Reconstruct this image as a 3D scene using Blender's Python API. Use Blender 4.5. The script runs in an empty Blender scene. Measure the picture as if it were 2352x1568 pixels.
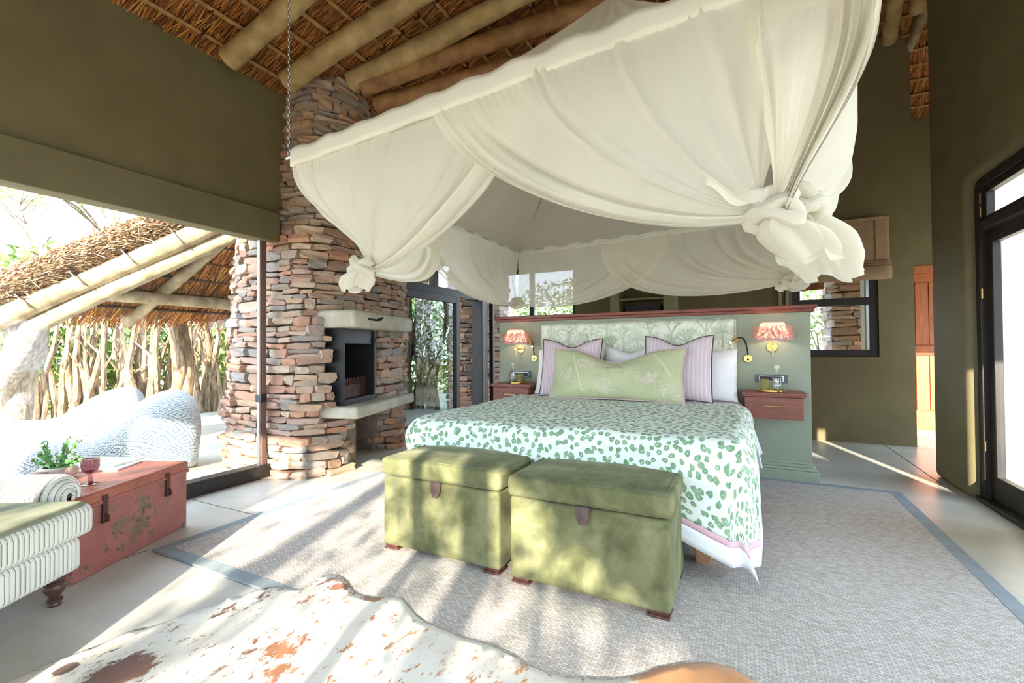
import bpy, bmesh, math, random
import numpy as np
from mathutils import Vector, Matrix, Euler, noise
from mathutils.geometry import delaunay_2d_cdt

random.seed(7)
rng = np.random.default_rng(7)
S = bpy.context.scene
COL = S.collection
PI = math.pi

# ------------------------------------------------------------------ camera
CAM_H = 1.12
F_PX, CX, CY = 1054.2, 1176.0, 784.0
_p, _r, _yw = math.radians(.88), math.radians(-.305), math.radians(26.7)
_right = np.array([1, 0, 0.]); _up = np.array([0, -math.sin(_p), math.cos(_p)]); _fw = np.array([0, math.cos(_p), math.sin(_p)])
_r2 = math.cos(_r) * _right + math.sin(_r) * _up
_u2 = -math.sin(_r) * _right + math.cos(_r) * _up
_Z = np.array([[math.cos(_yw), -math.sin(_yw), 0], [math.sin(_yw), math.cos(_yw), 0], [0, 0, 1]])
C_R, C_U, C_F = _Z @ _r2, _Z @ _u2, _Z @ _fw
CAM = np.array([0, 0, CAM_H])
cd = bpy.data.cameras.new('camera')
cam = bpy.data.objects.new('camera', cd)
COL.objects.link(cam)
M4 = Matrix.Identity(4)
for i in range(3):
    M4[i][0], M4[i][1], M4[i][2], M4[i][3] = C_R[i], C_U[i], -C_F[i], CAM[i]
cam.matrix_world = M4
cd.sensor_width = 36.0
cd.lens = F_PX / 2352 * 36.0
cd.clip_start = .02
cd.clip_end = 300
S.camera = cam

def ray(x, y): return C_R * (x - CX) / F_PX - C_U * (y - CY) / F_PX + C_F
def zp(x, y, z=0.0):
    d = ray(x, y); return CAM + d * ((z - CAM_H) / d[2])
def yp(x, y, Y):
    d = ray(x, y); return CAM + d * (Y / d[1])
def xp(x, y, X):
    d = ray(x, y); return CAM + d * (X / d[0])
def dp(x, y, D): return CAM + ray(x, y) * D

# ------------------------------------------------------------------ world, sun, exposure
W = bpy.data.worlds.new('sky'); S.world = W
W.use_nodes = True
bg = W.node_tree.nodes['Background']
bg.inputs['Color'].default_value = (.70, .84, 1.0, 1)
bg.inputs['Strength'].default_value = 3.0
SUN_AZ, SUN_EL = math.radians(107), math.radians(21)       # direction in which the light travels
SDIR = Vector((math.cos(SUN_AZ) * math.cos(SUN_EL), math.sin(SUN_AZ) * math.cos(SUN_EL), -math.sin(SUN_EL)))
sl = bpy.data.lights.new('sun_offscreen', 'SUN'); sl.energy = 8.5; sl.angle = math.radians(.6); sl.color = (1, .90, .74)
so = bpy.data.objects.new('sun_offscreen', sl); COL.objects.link(so)
so.rotation_euler = SDIR.to_track_quat('-Z', 'Y').to_euler(); so.location = (6, -14, 9)
S.view_settings.view_transform = 'Standard'
S.view_settings.look = 'None'
S.view_settings.gamma = 1.0
S.view_settings.use_curve_mapping = False
S.view_settings.exposure = 1.4
S.cycles.max_bounces = 7
S.cycles.diffuse_bounces = 4
S.cycles.glossy_bounces = 3
S.cycles.transmission_bounces = 4
S.cycles.transparent_max_bounces = 10
S.cycles.use_light_tree = False
S.cycles.caustics_reflective = False
S.cycles.caustics_refractive = False
S.cycles.sample_clamp_indirect = 8.0

# ------------------------------------------------------------------ helpers
def srgb(r, g, b):
    f = lambda c: (c / 255) / 12.92 if c / 255 <= .04045 else ((c / 255 + .055) / 1.055) ** 2.4
    return (f(r), f(g), f(b), 1)

class MB:
    def __init__(s): s.v = []; s.f = []; s.uv = {}; s.col = None
    def add(s, vs, fs):
        o = len(s.v); s.v.extend([tuple(map(float, q)) for q in vs]); s.f.extend([tuple(i + o for i in q) for q in fs]); return s
    def box(s, c, d, rot=None):
        hx, hy, hz = d[0] / 2, d[1] / 2, d[2] / 2
        vs = [Vector((x, y, z)) for x in (-hx, hx) for y in (-hy, hy) for z in (-hz, hz)]
        if rot is not None:
            R = Euler(rot).to_matrix() if not isinstance(rot, Matrix) else rot
            vs = [R @ q for q in vs]
        vs = [q + Vector(c) for q in vs]
        return s.add(vs, [(0, 1, 3, 2), (4, 6, 7, 5), (0, 4, 5, 1), (2, 3, 7, 6), (0, 2, 6, 4), (1, 5, 7, 3)])
    def lohi(s, a, b): return s.box([(a[i] + b[i]) / 2 for i in range(3)], [b[i] - a[i] for i in range(3)])
    def tube(s, pts, rad, n=8, cap=True, rough=0.0, seed=0):
        pts = [Vector(q) for q in pts]; m = len(pts)
        if not hasattr(rad, '__len__'): rad = [rad] * m
        vs = []; up = None
        rr = random.Random(seed)
        for i, q in enumerate(pts):
            t = (pts[min(i + 1, m - 1)] - pts[max(i - 1, 0)])
            if t.length < 1e-9: t = Vector((0, 0, 1))
            t.normalize()
            if up is None:
                up = Vector((0, 0, 1)) if abs(t.z) < .9 else Vector((1, 0, 0))
            a = t.cross(up)
            if a.length < 1e-6: a = t.orthogonal()
            a.normalize(); b = a.cross(t); b.normalize(); up = b
            for k in range(n):
                th = 2 * PI * k / n; r = rad[i] * (1 + (rr.uniform(-rough, rough) if rough else 0))
                vs.append(q + a * math.cos(th) * r + b * math.sin(th) * r)
        fs = [(i * n + k, i * n + (k + 1) % n, (i + 1) * n + (k + 1) % n, (i + 1) * n + k) for i in range(m - 1) for k in range(n)]
        if cap:
            fs.append(tuple(range(n - 1, -1, -1))); fs.append(tuple((m - 1) * n + k for k in range(n)))
        return s.add(vs, fs)
    def lathe(s, prof, n=24, c=(0, 0, 0), fl=None, close=True):
        vs = []
        for r, z in prof:
            for k in range(n):
                th = 2 * PI * k / n; q = r * (1 if fl is None else fl(th, z))
                vs.append((c[0] + q * math.cos(th), c[1] + q * math.sin(th), c[2] + z))
        m = len(prof)
        fs = [(i * n + k, i * n + (k + 1) % n, (i + 1) * n + (k + 1) % n, (i + 1) * n + k) for i in range(m - 1) for k in range(n)]
        if close:
            fs.append(tuple(range(n - 1, -1, -1))); fs.append(tuple((m - 1) * n + k for k in range(n)))
        return s.add(vs, fs)
    def grid(s, fn, nu, nv, uvf=None):
        o = len(s.v)
        for j in range(nv + 1):
            for i in range(nu + 1):
                s.v.append(tuple(map(float, fn(i / nu, j / nv))))
                s.uv[len(s.v) - 1] = uvf(i / nu, j / nv) if uvf else (i / nu, j / nv)
        w = nu + 1
        for j in range(nv):
            for i in range(nu):
                a = o + j * w + i; s.f.append((a, a + 1, a + w + 1, a + w))
        return s
    def prism(s, poly, z0, z1):
        n = len(poly)
        vs = [(x, y, z0) for x, y in poly] + [(x, y, z1) for x, y in poly]
        return s.add(vs, [tuple(range(n - 1, -1, -1)), tuple(range(n, 2 * n))] + [(i, (i + 1) % n, n + (i + 1) % n, n + i) for i in range(n)])
    def build(s, name, mat, parent=None, smooth=True, bevel=0, seg=2, sub=0, solid=0, ang=40, flip=False):
        off = Vector((0, 0, 0))
        if parent is not None:
            root = parent
            while root.parent: root = root.parent
            if root.get('_w'): off = root.location.copy()
        me = bpy.data.meshes.new(name)
        fs = s.f if not flip else [tuple(reversed(q)) for q in s.f]
        me.from_pydata([tuple(Vector(q) - off) for q in s.v], [], fs)
        if s.uv:
            ul = me.uv_layers.new(name='UVMap')
            li = np.zeros(len(me.loops), dtype=np.int64); me.loops.foreach_get('vertex_index', li)
            arr = np.array([s.uv.get(int(i), (0, 0)) for i in li], dtype=np.float32).ravel()
            ul.data.foreach_set('uv', arr)
        if s.col is not None:
            ca = me.color_attributes.new('Col', 'FLOAT_COLOR', 'POINT')
            ca.data.foreach_set('color', np.asarray(s.col, dtype=np.float32).ravel())
        o = link(name, me, mat, parent)
        if smooth:
            me.polygons.foreach_set('use_smooth', [True] * len(me.polygons))
            if ang < 180 and not sub:
                try: me.set_sharp_from_angle(angle=math.radians(ang))
                except Exception: pass
        if solid:
            m = o.modifiers.new('s', 'SOLIDIFY'); m.thickness = solid; m.offset = 0
        if bevel:
            m = o.modifiers.new('b', 'BEVEL'); m.width = bevel; m.segments = seg; m.limit_method = 'ANGLE'; m.angle_limit = math.radians(35)
        if sub:
            m = o.modifiers.new('u', 'SUBSURF'); m.levels = sub; m.render_levels = sub
        return o

def link(name, me, mat, parent=None):
    o = bpy.data.objects.new(name, me); COL.objects.link(o)
    if mat is not None and not me.materials: me.materials.append(mat)
    if parent is not None: o.parent = parent
    return o
def thing(name, label, cat, loc=(0, 0, 0), rz=0, group=None, world=False):
    o = bpy.data.objects.new(name, None); COL.objects.link(o)
    o.empty_display_size = .1
    o.location = loc; o.rotation_euler = (0, 0, rz); o['label'] = label; o['category'] = cat
    if group: o['group'] = group
    if world: o['_w'] = 1
    return o
def tag(o, label, cat, group=None):
    o['label'] = label; o['category'] = cat
    if group: o['group'] = group
    return o
def struct(o, label=None):
    o['kind'] = 'structure'
    if label: o['label'] = label
    return o
def stuff(o): o['kind'] = 'stuff'; return o
def copytree(o, parent=None):
    c = o.copy(); COL.objects.link(c); c.parent = parent
    for ch in list(o.children): copytree(ch, c)
    return c
def B3(p0, p1, p2, p3, t):
    a = 1 - t; return p0 * a ** 3 + p1 * 3 * a * a * t + p2 * 3 * a * t * t + p3 * t ** 3
def V(*a): return Vector(a) if len(a) > 1 else Vector(a[0])
def sm(a, b, x):
    t = min(1, max(0, (x - a) / (b - a))); return t * t * (3 - 2 * t)
# ------------------------------------------------------------------ materials
def newmat(name):
    m = bpy.data.materials.new(name); m.use_nodes = True
    nt = m.node_tree; b = nt.nodes['Principled BSDF']
    return m, nt, b
def N(nt, t, **k):
    n = nt.nodes.new(t)
    for a, v in k.items():
        if a.startswith('i_'):
            key = a[2:]
            key = int(key) if key.isdigit() else key.replace('_', ' ')
            n.inputs[key].default_value = v
        else: setattr(n, a, v)
    return n
def ramp(nt, stops, interp='LINEAR'):
    r = nt.nodes.new('ShaderNodeValToRGB'); r.color_ramp.interpolation = interp
    e = r.color_ramp.elements
    while len(e) > 1: e.remove(e[0])
    e[0].position = stops[0][0]; e[0].color = stops[0][1]
    for p, c in stops[1:]:
        x = e.new(p); x.color = c
    return r
def L(nt, a, b): nt.links.new(a, b)
def math_(nt, op, a, b=None, c=None):
    n = nt.nodes.new('ShaderNodeMath'); n.operation = op
    for i, q in enumerate((a, b, c)):
        if q is None: continue
        if isinstance(q, (int, float)): n.inputs[i].default_value = q
        else: L(nt, q, n.inputs[i])
    return n.outputs[0]
def mix(nt, f, a, b, bt='MIX'):
    n = nt.nodes.new('ShaderNodeMix'); n.data_type = 'RGBA'; n.blend_type = bt
    for s_, q in ((n.inputs[0], f), (n.inputs[6], a), (n.inputs[7], b)):
        if isinstance(q, (int, float)): s_.default_value = q
        elif isinstance(q, tuple): s_.default_value = q
        else: L(nt, q, s_)
    return n.outputs[2]
def coord(nt, kind='Object', scale=(1, 1, 1), rot=(0, 0, 0)):
    t = nt.nodes.new('ShaderNodeTexCoord'); m = nt.nodes.new('ShaderNodeMapping')
    m.inputs['Scale'].default_value = scale; m.inputs['Rotation'].default_value = rot
    L(nt, t.outputs[kind], m.inputs[0]); return m.outputs[0]
def nz(nt, vec, scale, detail=4, rough=.55, dist=0):
    n = N(nt, 'ShaderNodeTexNoise', i_Scale=scale, i_Detail=detail, i_Roughness=rough, i_Distortion=dist)
    L(nt, vec, n.inputs['Vector']); return n.outputs['Fac']
def bump(nt, b, h, st=.3, dist=.01):
    n = N(nt, 'ShaderNodeBump', i_Strength=st, i_Distance=dist); L(nt, h, n.inputs['Height'])
    L(nt, n.outputs[0], b.inputs['Normal']); return n
def simple(name, c1, c2=None, scale=6, rough=.6, bs=0, bscale=60, metal=0, stretch=(1, 1, 1), lo=.35, hi=.65, bd=.004, detail=5, spec=None, sheen=0, kind='Object'):
    m, nt, b = newmat(name)
    b.inputs['Roughness'].default_value = rough; b.inputs['Metallic'].default_value = metal
    if spec is not None: b.inputs['Specular IOR Level'].default_value = spec
    if sheen:
        b.inputs['Sheen Weight'].default_value = sheen; b.inputs['Sheen Roughness'].default_value = .4
        b.inputs['Sheen Tint'].default_value = c1
    v = coord(nt, kind, stretch)
    if c2 is None: b.inputs['Base Color'].default_value = c1
    else:
        r = ramp(nt, [(lo, c1), (hi, c2)]); L(nt, nz(nt, v, scale, detail), r.inputs[0]); L(nt, r.outputs[0], b.inputs['Base Color'])
    if bs: bump(nt, b, nz(nt, v, bscale, 4), bs, bd)
    return m

M = {}
M['plaster'] = simple('olive_plaster', srgb(114, 104, 73), srgb(123, 113, 81), 2.5, .75, .35, 55, bd=.006)
M['plaster_tan'] = M['plaster']
M['partition'] = simple('sage_paint', srgb(154, 164, 144), srgb(160, 170, 150), 3, .55, .05, 90)
M['pelmet'] = simple('pelmet_fabric', srgb(112, 103, 74), srgb(119, 110, 80), 4, .8, .1, 300)
M['screed'] = simple('screed_floor', srgb(178, 176, 166), srgb(212, 210, 202), 1.6, .34, .05, 18, lo=.3, hi=.72, detail=8, stretch=(1, 1.6, 1))
M['joint'] = simple('floor_joint', srgb(90, 86, 78), rough=.8)
M['darkwood'] = simple('dark_stained_timber', srgb(34, 22, 18), srgb(50, 34, 28), 5, .55, .15, 40, stretch=(8, 8, 1))
M['blackwood'] = simple('blackened_timber', srgb(32, 27, 26), srgb(46, 40, 38), 5, .5, .1, 40, stretch=(6, 6, 1))
M['pole'] = simple('gum_pole', srgb(150, 122, 78), srgb(186, 158, 108), 7, .65, .35, 30, stretch=(1, 1, 1), bd=.01)
M['pole_out'] = simple('weathered_pole', srgb(134, 116, 88), srgb(184, 166, 132), 7, .75, .35, 30, bd=.01)
M['pole_rust'] = simple('reddish_gum_pole', srgb(128, 88, 54), srgb(166, 122, 76), 7, .65, .35, 30, bd=.01)
M['sealstrip'] = simple('brown_seal', srgb(112, 80, 68), rough=.5)
M['lath'] = simple('lath', srgb(150, 108, 62), srgb(186, 142, 88), 20, .7)
M['wire'] = simple('binding_wire', srgb(70, 45, 25), rough=.7)
M['concrete'] = simple('cast_concrete', srgb(170, 164, 146), srgb(198, 192, 174), 6, .8, .5, 45, bd=.01)
M['iron'] = simple('black_iron', srgb(26, 26, 28), srgb(38, 37, 38), 12, .5, .15, 60, metal=.3)
M['rust'] = simple('rusty_grate', srgb(60, 38, 28), srgb(90, 56, 40), 14, .7, .2, 60, metal=.2)
M['mortar'] = simple('mortar', srgb(110, 98, 88), srgb(140, 126, 112), 14, .9, .5, 60)
M['redwood'] = simple('red_stained_oak', srgb(112, 58, 46), srgb(146, 80, 64), 5, .38, .12, 40, stretch=(1.5, 12, 22), bd=.003)
M['caprail'] = M['redwood']
M['brass'] = simple('satin_brass', srgb(212, 178, 108), rough=.28, metal=1)
M['steel'] = simple('galvanised_steel', srgb(190, 192, 196), rough=.35, metal=1)
M['black'] = simple('black_plastic', srgb(24, 24, 26), rough=.4)
M['slate'] = simple('slate_switch_plate', srgb(92, 104, 108), rough=.5)
M['white'] = simple('white_linen', srgb(236, 236, 240), srgb(246, 246, 248), 8, .85, .12, 240, bd=.003)
M['velvet'] = None
M['leather'] = simple('brown_leather', srgb(70, 52, 46), srgb(92, 70, 62), 30, .55, .3, 150)
M['footwood'] = simple('mahogany_foot', srgb(70, 42, 38), srgb(92, 56, 50), 10, .35)
M['paleleg'] = simple('pale_wood_leg', srgb(176, 130, 92), srgb(196, 150, 110), 6, .5, .1, 40, stretch=(6, 6, 1))
M['turned'] = simple('dark_turned_leg', srgb(66, 44, 38), srgb(86, 60, 50), 8, .35)
M['rugborder'] = simple('rug_binding', srgb(134, 144, 150), srgb(146, 156, 162), 12, .85, .2, 260)
M['doororange'] = simple('orange_hardwood', srgb(176, 96, 52), srgb(200, 116, 66), 5, .4, .1, 40, stretch=(9, 9, 1))
M['blind'] = simple('roman_blind_linen', srgb(160, 134, 104), srgb(172, 146, 116), 8, .9, .15, 260)
M['trim'] = simple('sage_trim', srgb(148, 146, 112), rough=.5)
M['potpink'] = simple('pink_ceramic', srgb(208, 184, 172), srgb(218, 196, 184), 10, .55)
M['potbrown'] = simple('mauve_ceramic', srgb(146, 104, 96), srgb(160, 116, 108), 10, .6)
M['leaf'] = simple('succulent_leaf', srgb(86, 148, 78), srgb(132, 186, 112), 30, .4)
M['stem'] = simple('plant_stem', srgb(112, 76, 56), rough=.7)
M['paper'] = simple('magazine_pages', srgb(232, 230, 226), rough=.6)
M['cork'] = simple('pale_stopper', srgb(228, 216, 196), rough=.6)
M['bark'] = simple('weathered_bark', srgb(118, 102, 86), srgb(188, 172, 152), 9, .85, .6, 22, stretch=(3, 3, .8), bd=.02)
M['barkdark'] = simple('stick_bark', srgb(92, 76, 60), srgb(170, 146, 116), 8, .85, .5, 30, stretch=(3, 3, .7), bd=.012)
M['soil'] = simple('dry_ground', srgb(170, 150, 124), srgb(196, 178, 150), 2, .95, .3, 12)
M['foliage'] = simple('bush_leaves', srgb(96, 128, 62), srgb(168, 184, 106), 1.5, .7)
M['foliage2'] = simple('acacia_leaves', srgb(110, 140, 64), srgb(170, 190, 96), 2, .7)
M['twig'] = simple('tree_bark', srgb(96, 84, 72), srgb(132, 118, 102), 8, .85)
M['plasterout'] = simple('pale_courtyard_plaster', srgb(206, 204, 192), srgb(220, 218, 206), 3, .85, .35, 40, bd=.006)
M['netwhite'] = None

def m_stone():
    m, nt, b = newmat('sandstone')
    g = nt.nodes.new('ShaderNodeNewGeometry'); oi = nt.nodes.new('ShaderNodeObjectInfo')
    f = math_(nt, 'FRACT', math_(nt, 'ADD', math_(nt, 'MULTIPLY', g.outputs['Random Per Island'], 1.0), math_(nt, 'MULTIPLY', oi.outputs['Random'], 7.31)))
    cols = [(182, 146, 122), (192, 160, 130), (164, 128, 108), (150, 142, 134), (204, 178, 150), (172, 122, 98), (132, 130, 128), (188, 160, 138), (196, 140, 108), (168, 150, 130), (142, 140, 138), (184, 152, 138), (178, 160, 140), (156, 122, 106), (190, 170, 150), (128, 124, 118)]
    r = ramp(nt, [(i / len(cols), srgb(*c)) for i, c in enumerate(cols)], 'CONSTANT'); L(nt, f, r.inputs[0])
    v = coord(nt, 'Object', (1, 1, 1)); n1 = nz(nt, v, 5.0, 6, .65)
    geo = nt.nodes.new('ShaderNodeNewGeometry'); n2 = nz(nt, geo.outputs['Position'], 22, 6, .7)
    r2 = ramp(nt, [(.3, srgb(140, 134, 130)), (.5, (1, 1, 1, 1)), (.75, srgb(236, 212, 190))]); L(nt, n2, r2.inputs[0])
    c = mix(nt, .55, r.outputs[0], r2.outputs[0], 'MULTIPLY')
    r3 = ramp(nt, [(.52, (0, 0, 0, 1)), (.6, (1, 1, 1, 1))]); L(nt, nz(nt, geo.outputs['Position'], 9, 3), r3.inputs[0])
    c = mix(nt, math_(nt, 'MULTIPLY', r3.outputs[0], .28), c, srgb(190, 134, 104))
    c = mix(nt, .22, c, srgb(200, 180, 162))
    L(nt, c, b.inputs['Base Color']); b.inputs['Roughness'].default_value = .85
    bump(nt, b, n2, .7, .012); return m
M['stone'] = m_stone()

def m_thatch(name, c, bright=1.0):
    m, nt, b = newmat(name)
    g = nt.nodes.new('ShaderNodeNewGeometry')
    r = ramp(nt, [(0, srgb(*c[0])), (.35, srgb(*c[1])), (.7, srgb(*c[2])), (1, srgb(*c[3]))]); L(nt, g.outputs['Random Per Island'], r.inputs[0])
    n = nz(nt, g.outputs['Position'], 3.0, 3); r2 = ramp(nt, [(.35, (.55, .5, .45, 1)), (.6, (1, 1, 1, 1))]); L(nt, n, r2.inputs[0])
    L(nt, mix(nt, .6, r.outputs[0], r2.outputs[0], 'MULTIPLY'), b.inputs['Base Color'])
    b.inputs['Roughness'].default_value = .7; return m
M['thatch'] = m_thatch('thatch_reed', [(96, 54, 20), (156, 92, 36), (188, 118, 50), (214, 152, 76)])
M['thatch_out'] = m_thatch('weathered_thatch', [(118, 92, 70), (160, 128, 98), (188, 156, 122), (206, 178, 146)])
M['thatchbed'] = simple('thatch_bed', srgb(70, 40, 16), srgb(150, 88, 36), 6, .9, .8, 60, stretch=(1, 26, 1), bd=.02)
M['thatchout_bed'] = simple('thatch_crust', srgb(128, 108, 90), srgb(186, 164, 138), 5, .95, .9, 70, bd=.03)

def m_net(name, c, transp, trl=.5):
    m, nt, b = newmat(name); nt.nodes.remove(b); out = nt.nodes['Material Output']
    d = N(nt, 'ShaderNodeBsdfDiffuse'); t = N(nt, 'ShaderNodeBsdfTranslucent'); p = N(nt, 'ShaderNodeBsdfTransparent')
    v = coord(nt, 'Object'); n = nz(nt, v, 3, 4); r = ramp(nt, [(.3, tuple(q * .93 for q in c[:3]) + (1,)), (.7, c)]); L(nt, n, r.inputs[0])
    L(nt, r.outputs[0], d.inputs['Color']); L(nt, r.outputs[0], t.inputs['Color'])
    bm = N(nt, 'ShaderNodeBump', i_Strength=.12, i_Distance=.003); L(nt, nz(nt, v, 160, 3), bm.inputs['Height']); L(nt, bm.outputs[0], d.inputs['Normal'])
    s1 = N(nt, 'ShaderNodeMixShader', i_Fac=trl); L(nt, d.outputs[0], s1.inputs[1]); L(nt, t.outputs[0], s1.inputs[2])
    s2 = N(nt, 'ShaderNodeMixShader', i_Fac=transp); L(nt, s1.outputs[0], s2.inputs[1]); L(nt, p.outputs[0], s2.inputs[2])
    L(nt, s2.outputs[0], out.inputs['Surface']); return m
M['net'] = m_net('cream_muslin', srgb(249, 245, 231), .08, .5)
M['net_tent'] = m_net('sheer_muslin', srgb(249, 245, 231), .14, .5)
M['net_band'] = m_net('cream_cotton_band', srgb(249, 245, 231), .0, .3)

def m_glass(name, tint=(.97, .98, .98, 1), refl=1.0):
    m, nt, b = newmat(name); nt.nodes.remove(b); out = nt.nodes['Material Output']
    t = N(nt, 'ShaderNodeBsdfTransparent'); t.inputs[0].default_value = tint
    g = N(nt, 'ShaderNodeBsdfGlossy', i_Roughness=.02); f = N(nt, 'ShaderNodeLayerWeight', i_Blend=.5)
    s = N(nt, 'ShaderNodeMixShader'); L(nt, math_(nt, 'MULTIPLY', math_(nt, 'ADD', math_(nt, 'MULTIPLY', math_(nt, 'POWER', f.outputs['Facing'], 5), .85), .05), refl), s.inputs[0]); L(nt, t.outputs[0], s.inputs[1]); L(nt, g.outputs[0], s.inputs[2])
    L(nt, s.outputs[0], out.inputs['Surface']); return m
M['pane'] = m_glass('window_glass')
M['panedark'] = m_glass('tinted_door_glass', (.38, .46, .46, 1), 1.6)
M['bottleglass'] = m_glass('clear_bottle_glass', (.93, .965, .955, 1), 1.6)
M['candleglass'] = m_net('smoked_candle_glass', srgb(196, 188, 130), .5, .5)
M['pinkglass'] = m_glass('mauve_goblet_glass', (.74, .54, .56, 1), 1.4)

def m_velvet():
    m, nt, b = newmat('olive_velvet'); v = coord(nt, 'Object')
    n = nz(nt, v, 6, 6, .6, .4); r = ramp(nt, [(.32, srgb(76, 78, 48)), (.5, srgb(102, 103, 68)), (.66, srgb(128, 127, 92))]); L(nt, n, r.inputs[0])
    L(nt, r.outputs[0], b.inputs['Base Color']); b.inputs['Roughness'].default_value = .9
    b.inputs['Sheen Weight'].default_value = .25; b.inputs['Sheen Roughness'].default_value = .35; b.inputs['Sheen Tint'].default_value = srgb(190, 194, 160)
    bump(nt, b, nz(nt, v, 40, 4), .15, .004); return m
M['velvet'] = m_velvet()
def m_leopard():
    m, nt, b = newmat('green_leopard_print')
    v = coord(nt, 'UV', (1, 1, 1)); 
    d = N(nt, 'ShaderNodeTexNoise', i_Scale=9.0, i_Detail=2.0); L(nt, v, d.inputs[0])
    mx = N(nt, 'ShaderNodeVectorMath', operation='MULTIPLY_ADD'); L(nt, d.outputs['Color'], mx.inputs[0]); mx.inputs[1].default_value = (.05, .05, 0); L(nt, v, mx.inputs[2])
    vo = N(nt, 'ShaderNodeTexVoronoi', i_Scale=25.0, i_Randomness=.85, feature='F1', voronoi_dimensions='2D'); L(nt, mx.outputs[0], vo.inputs['Vector'])
    fine = nz(nt, v, 60, 3)
    dist = math_(nt, 'ADD', vo.outputs['Distance'], math_(nt, 'MULTIPLY', math_(nt, 'SUBTRACT', fine, .5), .45))
    big = math_(nt, 'ADD', math_(nt, 'MULTIPLY', nz(nt, vo.outputs['Position'], 400, 0), .24), .21)
    spot = math_(nt, 'LESS_THAN', dist, big)
    hole = math_(nt, 'GREATER_THAN', math_(nt, 'ADD', dist, math_(nt, 'MULTIPLY', nz(nt, v, 30, 1), .18)), .15)
    k = math_(nt, 'MULTIPLY', spot, math_(nt, 'ADD', math_(nt, 'MULTIPLY', hole, .5), .5))
    tone = ramp(nt, [(.3, srgb(104, 146, 108)), (.7, srgb(154, 184, 150))]); L(nt, nz(nt, v, 25, 2), tone.inputs[0])
    base = mix(nt, k, srgb(232, 240, 234), tone.outputs[0])
    sx = N(nt, 'ShaderNodeSeparateXYZ'); L(nt, coord(nt, 'UV'), sx.inputs[0])
    L(nt, base, b.inputs['Base Color']); b.inputs['Roughness'].default_value = .9
    bump(nt, b, nz(nt, coord(nt, 'Object'), 200, 2), .1, .003); return m
M['leopard'] = m_leopard()
M['pinkband'] = simple('pink_band', srgb(220, 178, 188), rough=.9)
M['whiteband'] = simple('white_border_linen', srgb(234, 236, 240), rough=.9, bs=.1, bscale=200)
def m_vcol(name, rough=.85, bs=.12, bscale=220, sheen=0):
    m, nt, b = newmat(name); a = N(nt, 'ShaderNodeVertexColor', layer_name='Col')
    L(nt, a.outputs[0], b.inputs['Base Color']); b.inputs['Roughness'].default_value = rough; b.inputs['Sheen Weight'].default_value = sheen
    bump(nt, b, nz(nt, coord(nt, 'Object'), bscale, 3), bs, .003); return m
M['toile'] = m_vcol('toile_print')
M['cushprint'] = m_vcol('green_botanical_print')
def m_stripe(name, ca, cb, cc, freq, axis=0, kind='UV', w=.5, thin=.12):
    m, nt, b = newmat(name); v = coord(nt, kind); s = N(nt, 'ShaderNodeSeparateXYZ'); L(nt, v, s.inputs[0])
    f = math_(nt, 'FRACT', math_(nt, 'MULTIPLY', s.outputs[axis], freq))
    r = ramp(nt, [(0, ca), (w, cb), (w + thin, ca), (min(.98, w + 2 * thin), cc), (min(.99, w + 2.6 * thin), ca)], 'CONSTANT'); L(nt, f, r.inputs[0])
    n = ramp(nt, [(.3, (.86, .86, .86, 1)), (.7, (1, 1, 1, 1))]); L(nt, nz(nt, coord(nt, 'Object'), 5, 3), n.inputs[0])
    L(nt, mix(nt, .6, r.outputs[0], n.outputs[0], 'MULTIPLY'), b.inputs['Base Color']); b.inputs['Roughness'].default_value = .9
    b.inputs['Sheen Weight'].default_value = .2
    bump(nt, b, nz(nt, coord(nt, 'Object'), 220, 2), .12, .003); return m
M['pinkstripe'] = m_stripe('pink_velvet_stripe', srgb(218, 198, 206), srgb(242, 236, 238), srgb(212, 188, 198), 17, 0, 'UV', .74, .12)
M['ticking'] = m_stripe('olive_ticking_stripe', srgb(232, 230, 220), srgb(120, 118, 92), srgb(176, 172, 150), 26, 0, 'UV', .3, .14)
M['seatvelvet'] = simple('sage_velvet_seat', srgb(112, 114, 92), srgb(138, 140, 116), 6, .9, .1, 60, sheen=.5)
M['olivepipe'] = simple('olive_piping', srgb(116, 112, 78), rough=.85)

def m_sisal():
    m, nt, b = newmat('sisal_weave'); v = coord(nt, 'Object')
    w = coord(nt, 'Object', (1, 1, 1))
    br = N(nt, 'ShaderNodeTexBrick', i_Scale=1.0, i_Mortar_Size=.0022, i_Mortar_Smooth=.8, i_Brick_Width=.026, i_Row_Height=.011); L(nt, w, br.inputs[0])
    br.inputs['Color1'].default_value = srgb(198, 194, 188); br.inputs['Color2'].default_value = srgb(140, 126, 114); br.inputs['Mortar'].default_value = srgb(92, 78, 70)
    br.inputs['Bias'].default_value = -.2
    n = ramp(nt, [(.3, srgb(184, 166, 150)), (.6, srgb(226, 220, 216))]); L(nt, nz(nt, coord(nt, 'Object', (10, 60, 1)), 1.6, 5, .7), n.inputs[0])
    L(nt, mix(nt, .38, br.outputs[0], n.outputs[0]), b.inputs['Base Color']); b.inputs['Roughness'].default_value = .95
    bump(nt, b, math_(nt, 'ADD', br.outputs['Fac'], math_(nt, 'MULTIPLY', nz(nt, v, 150, 2), -.6)), -.6, .006); return m
M['sisal'] = m_sisal()
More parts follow.
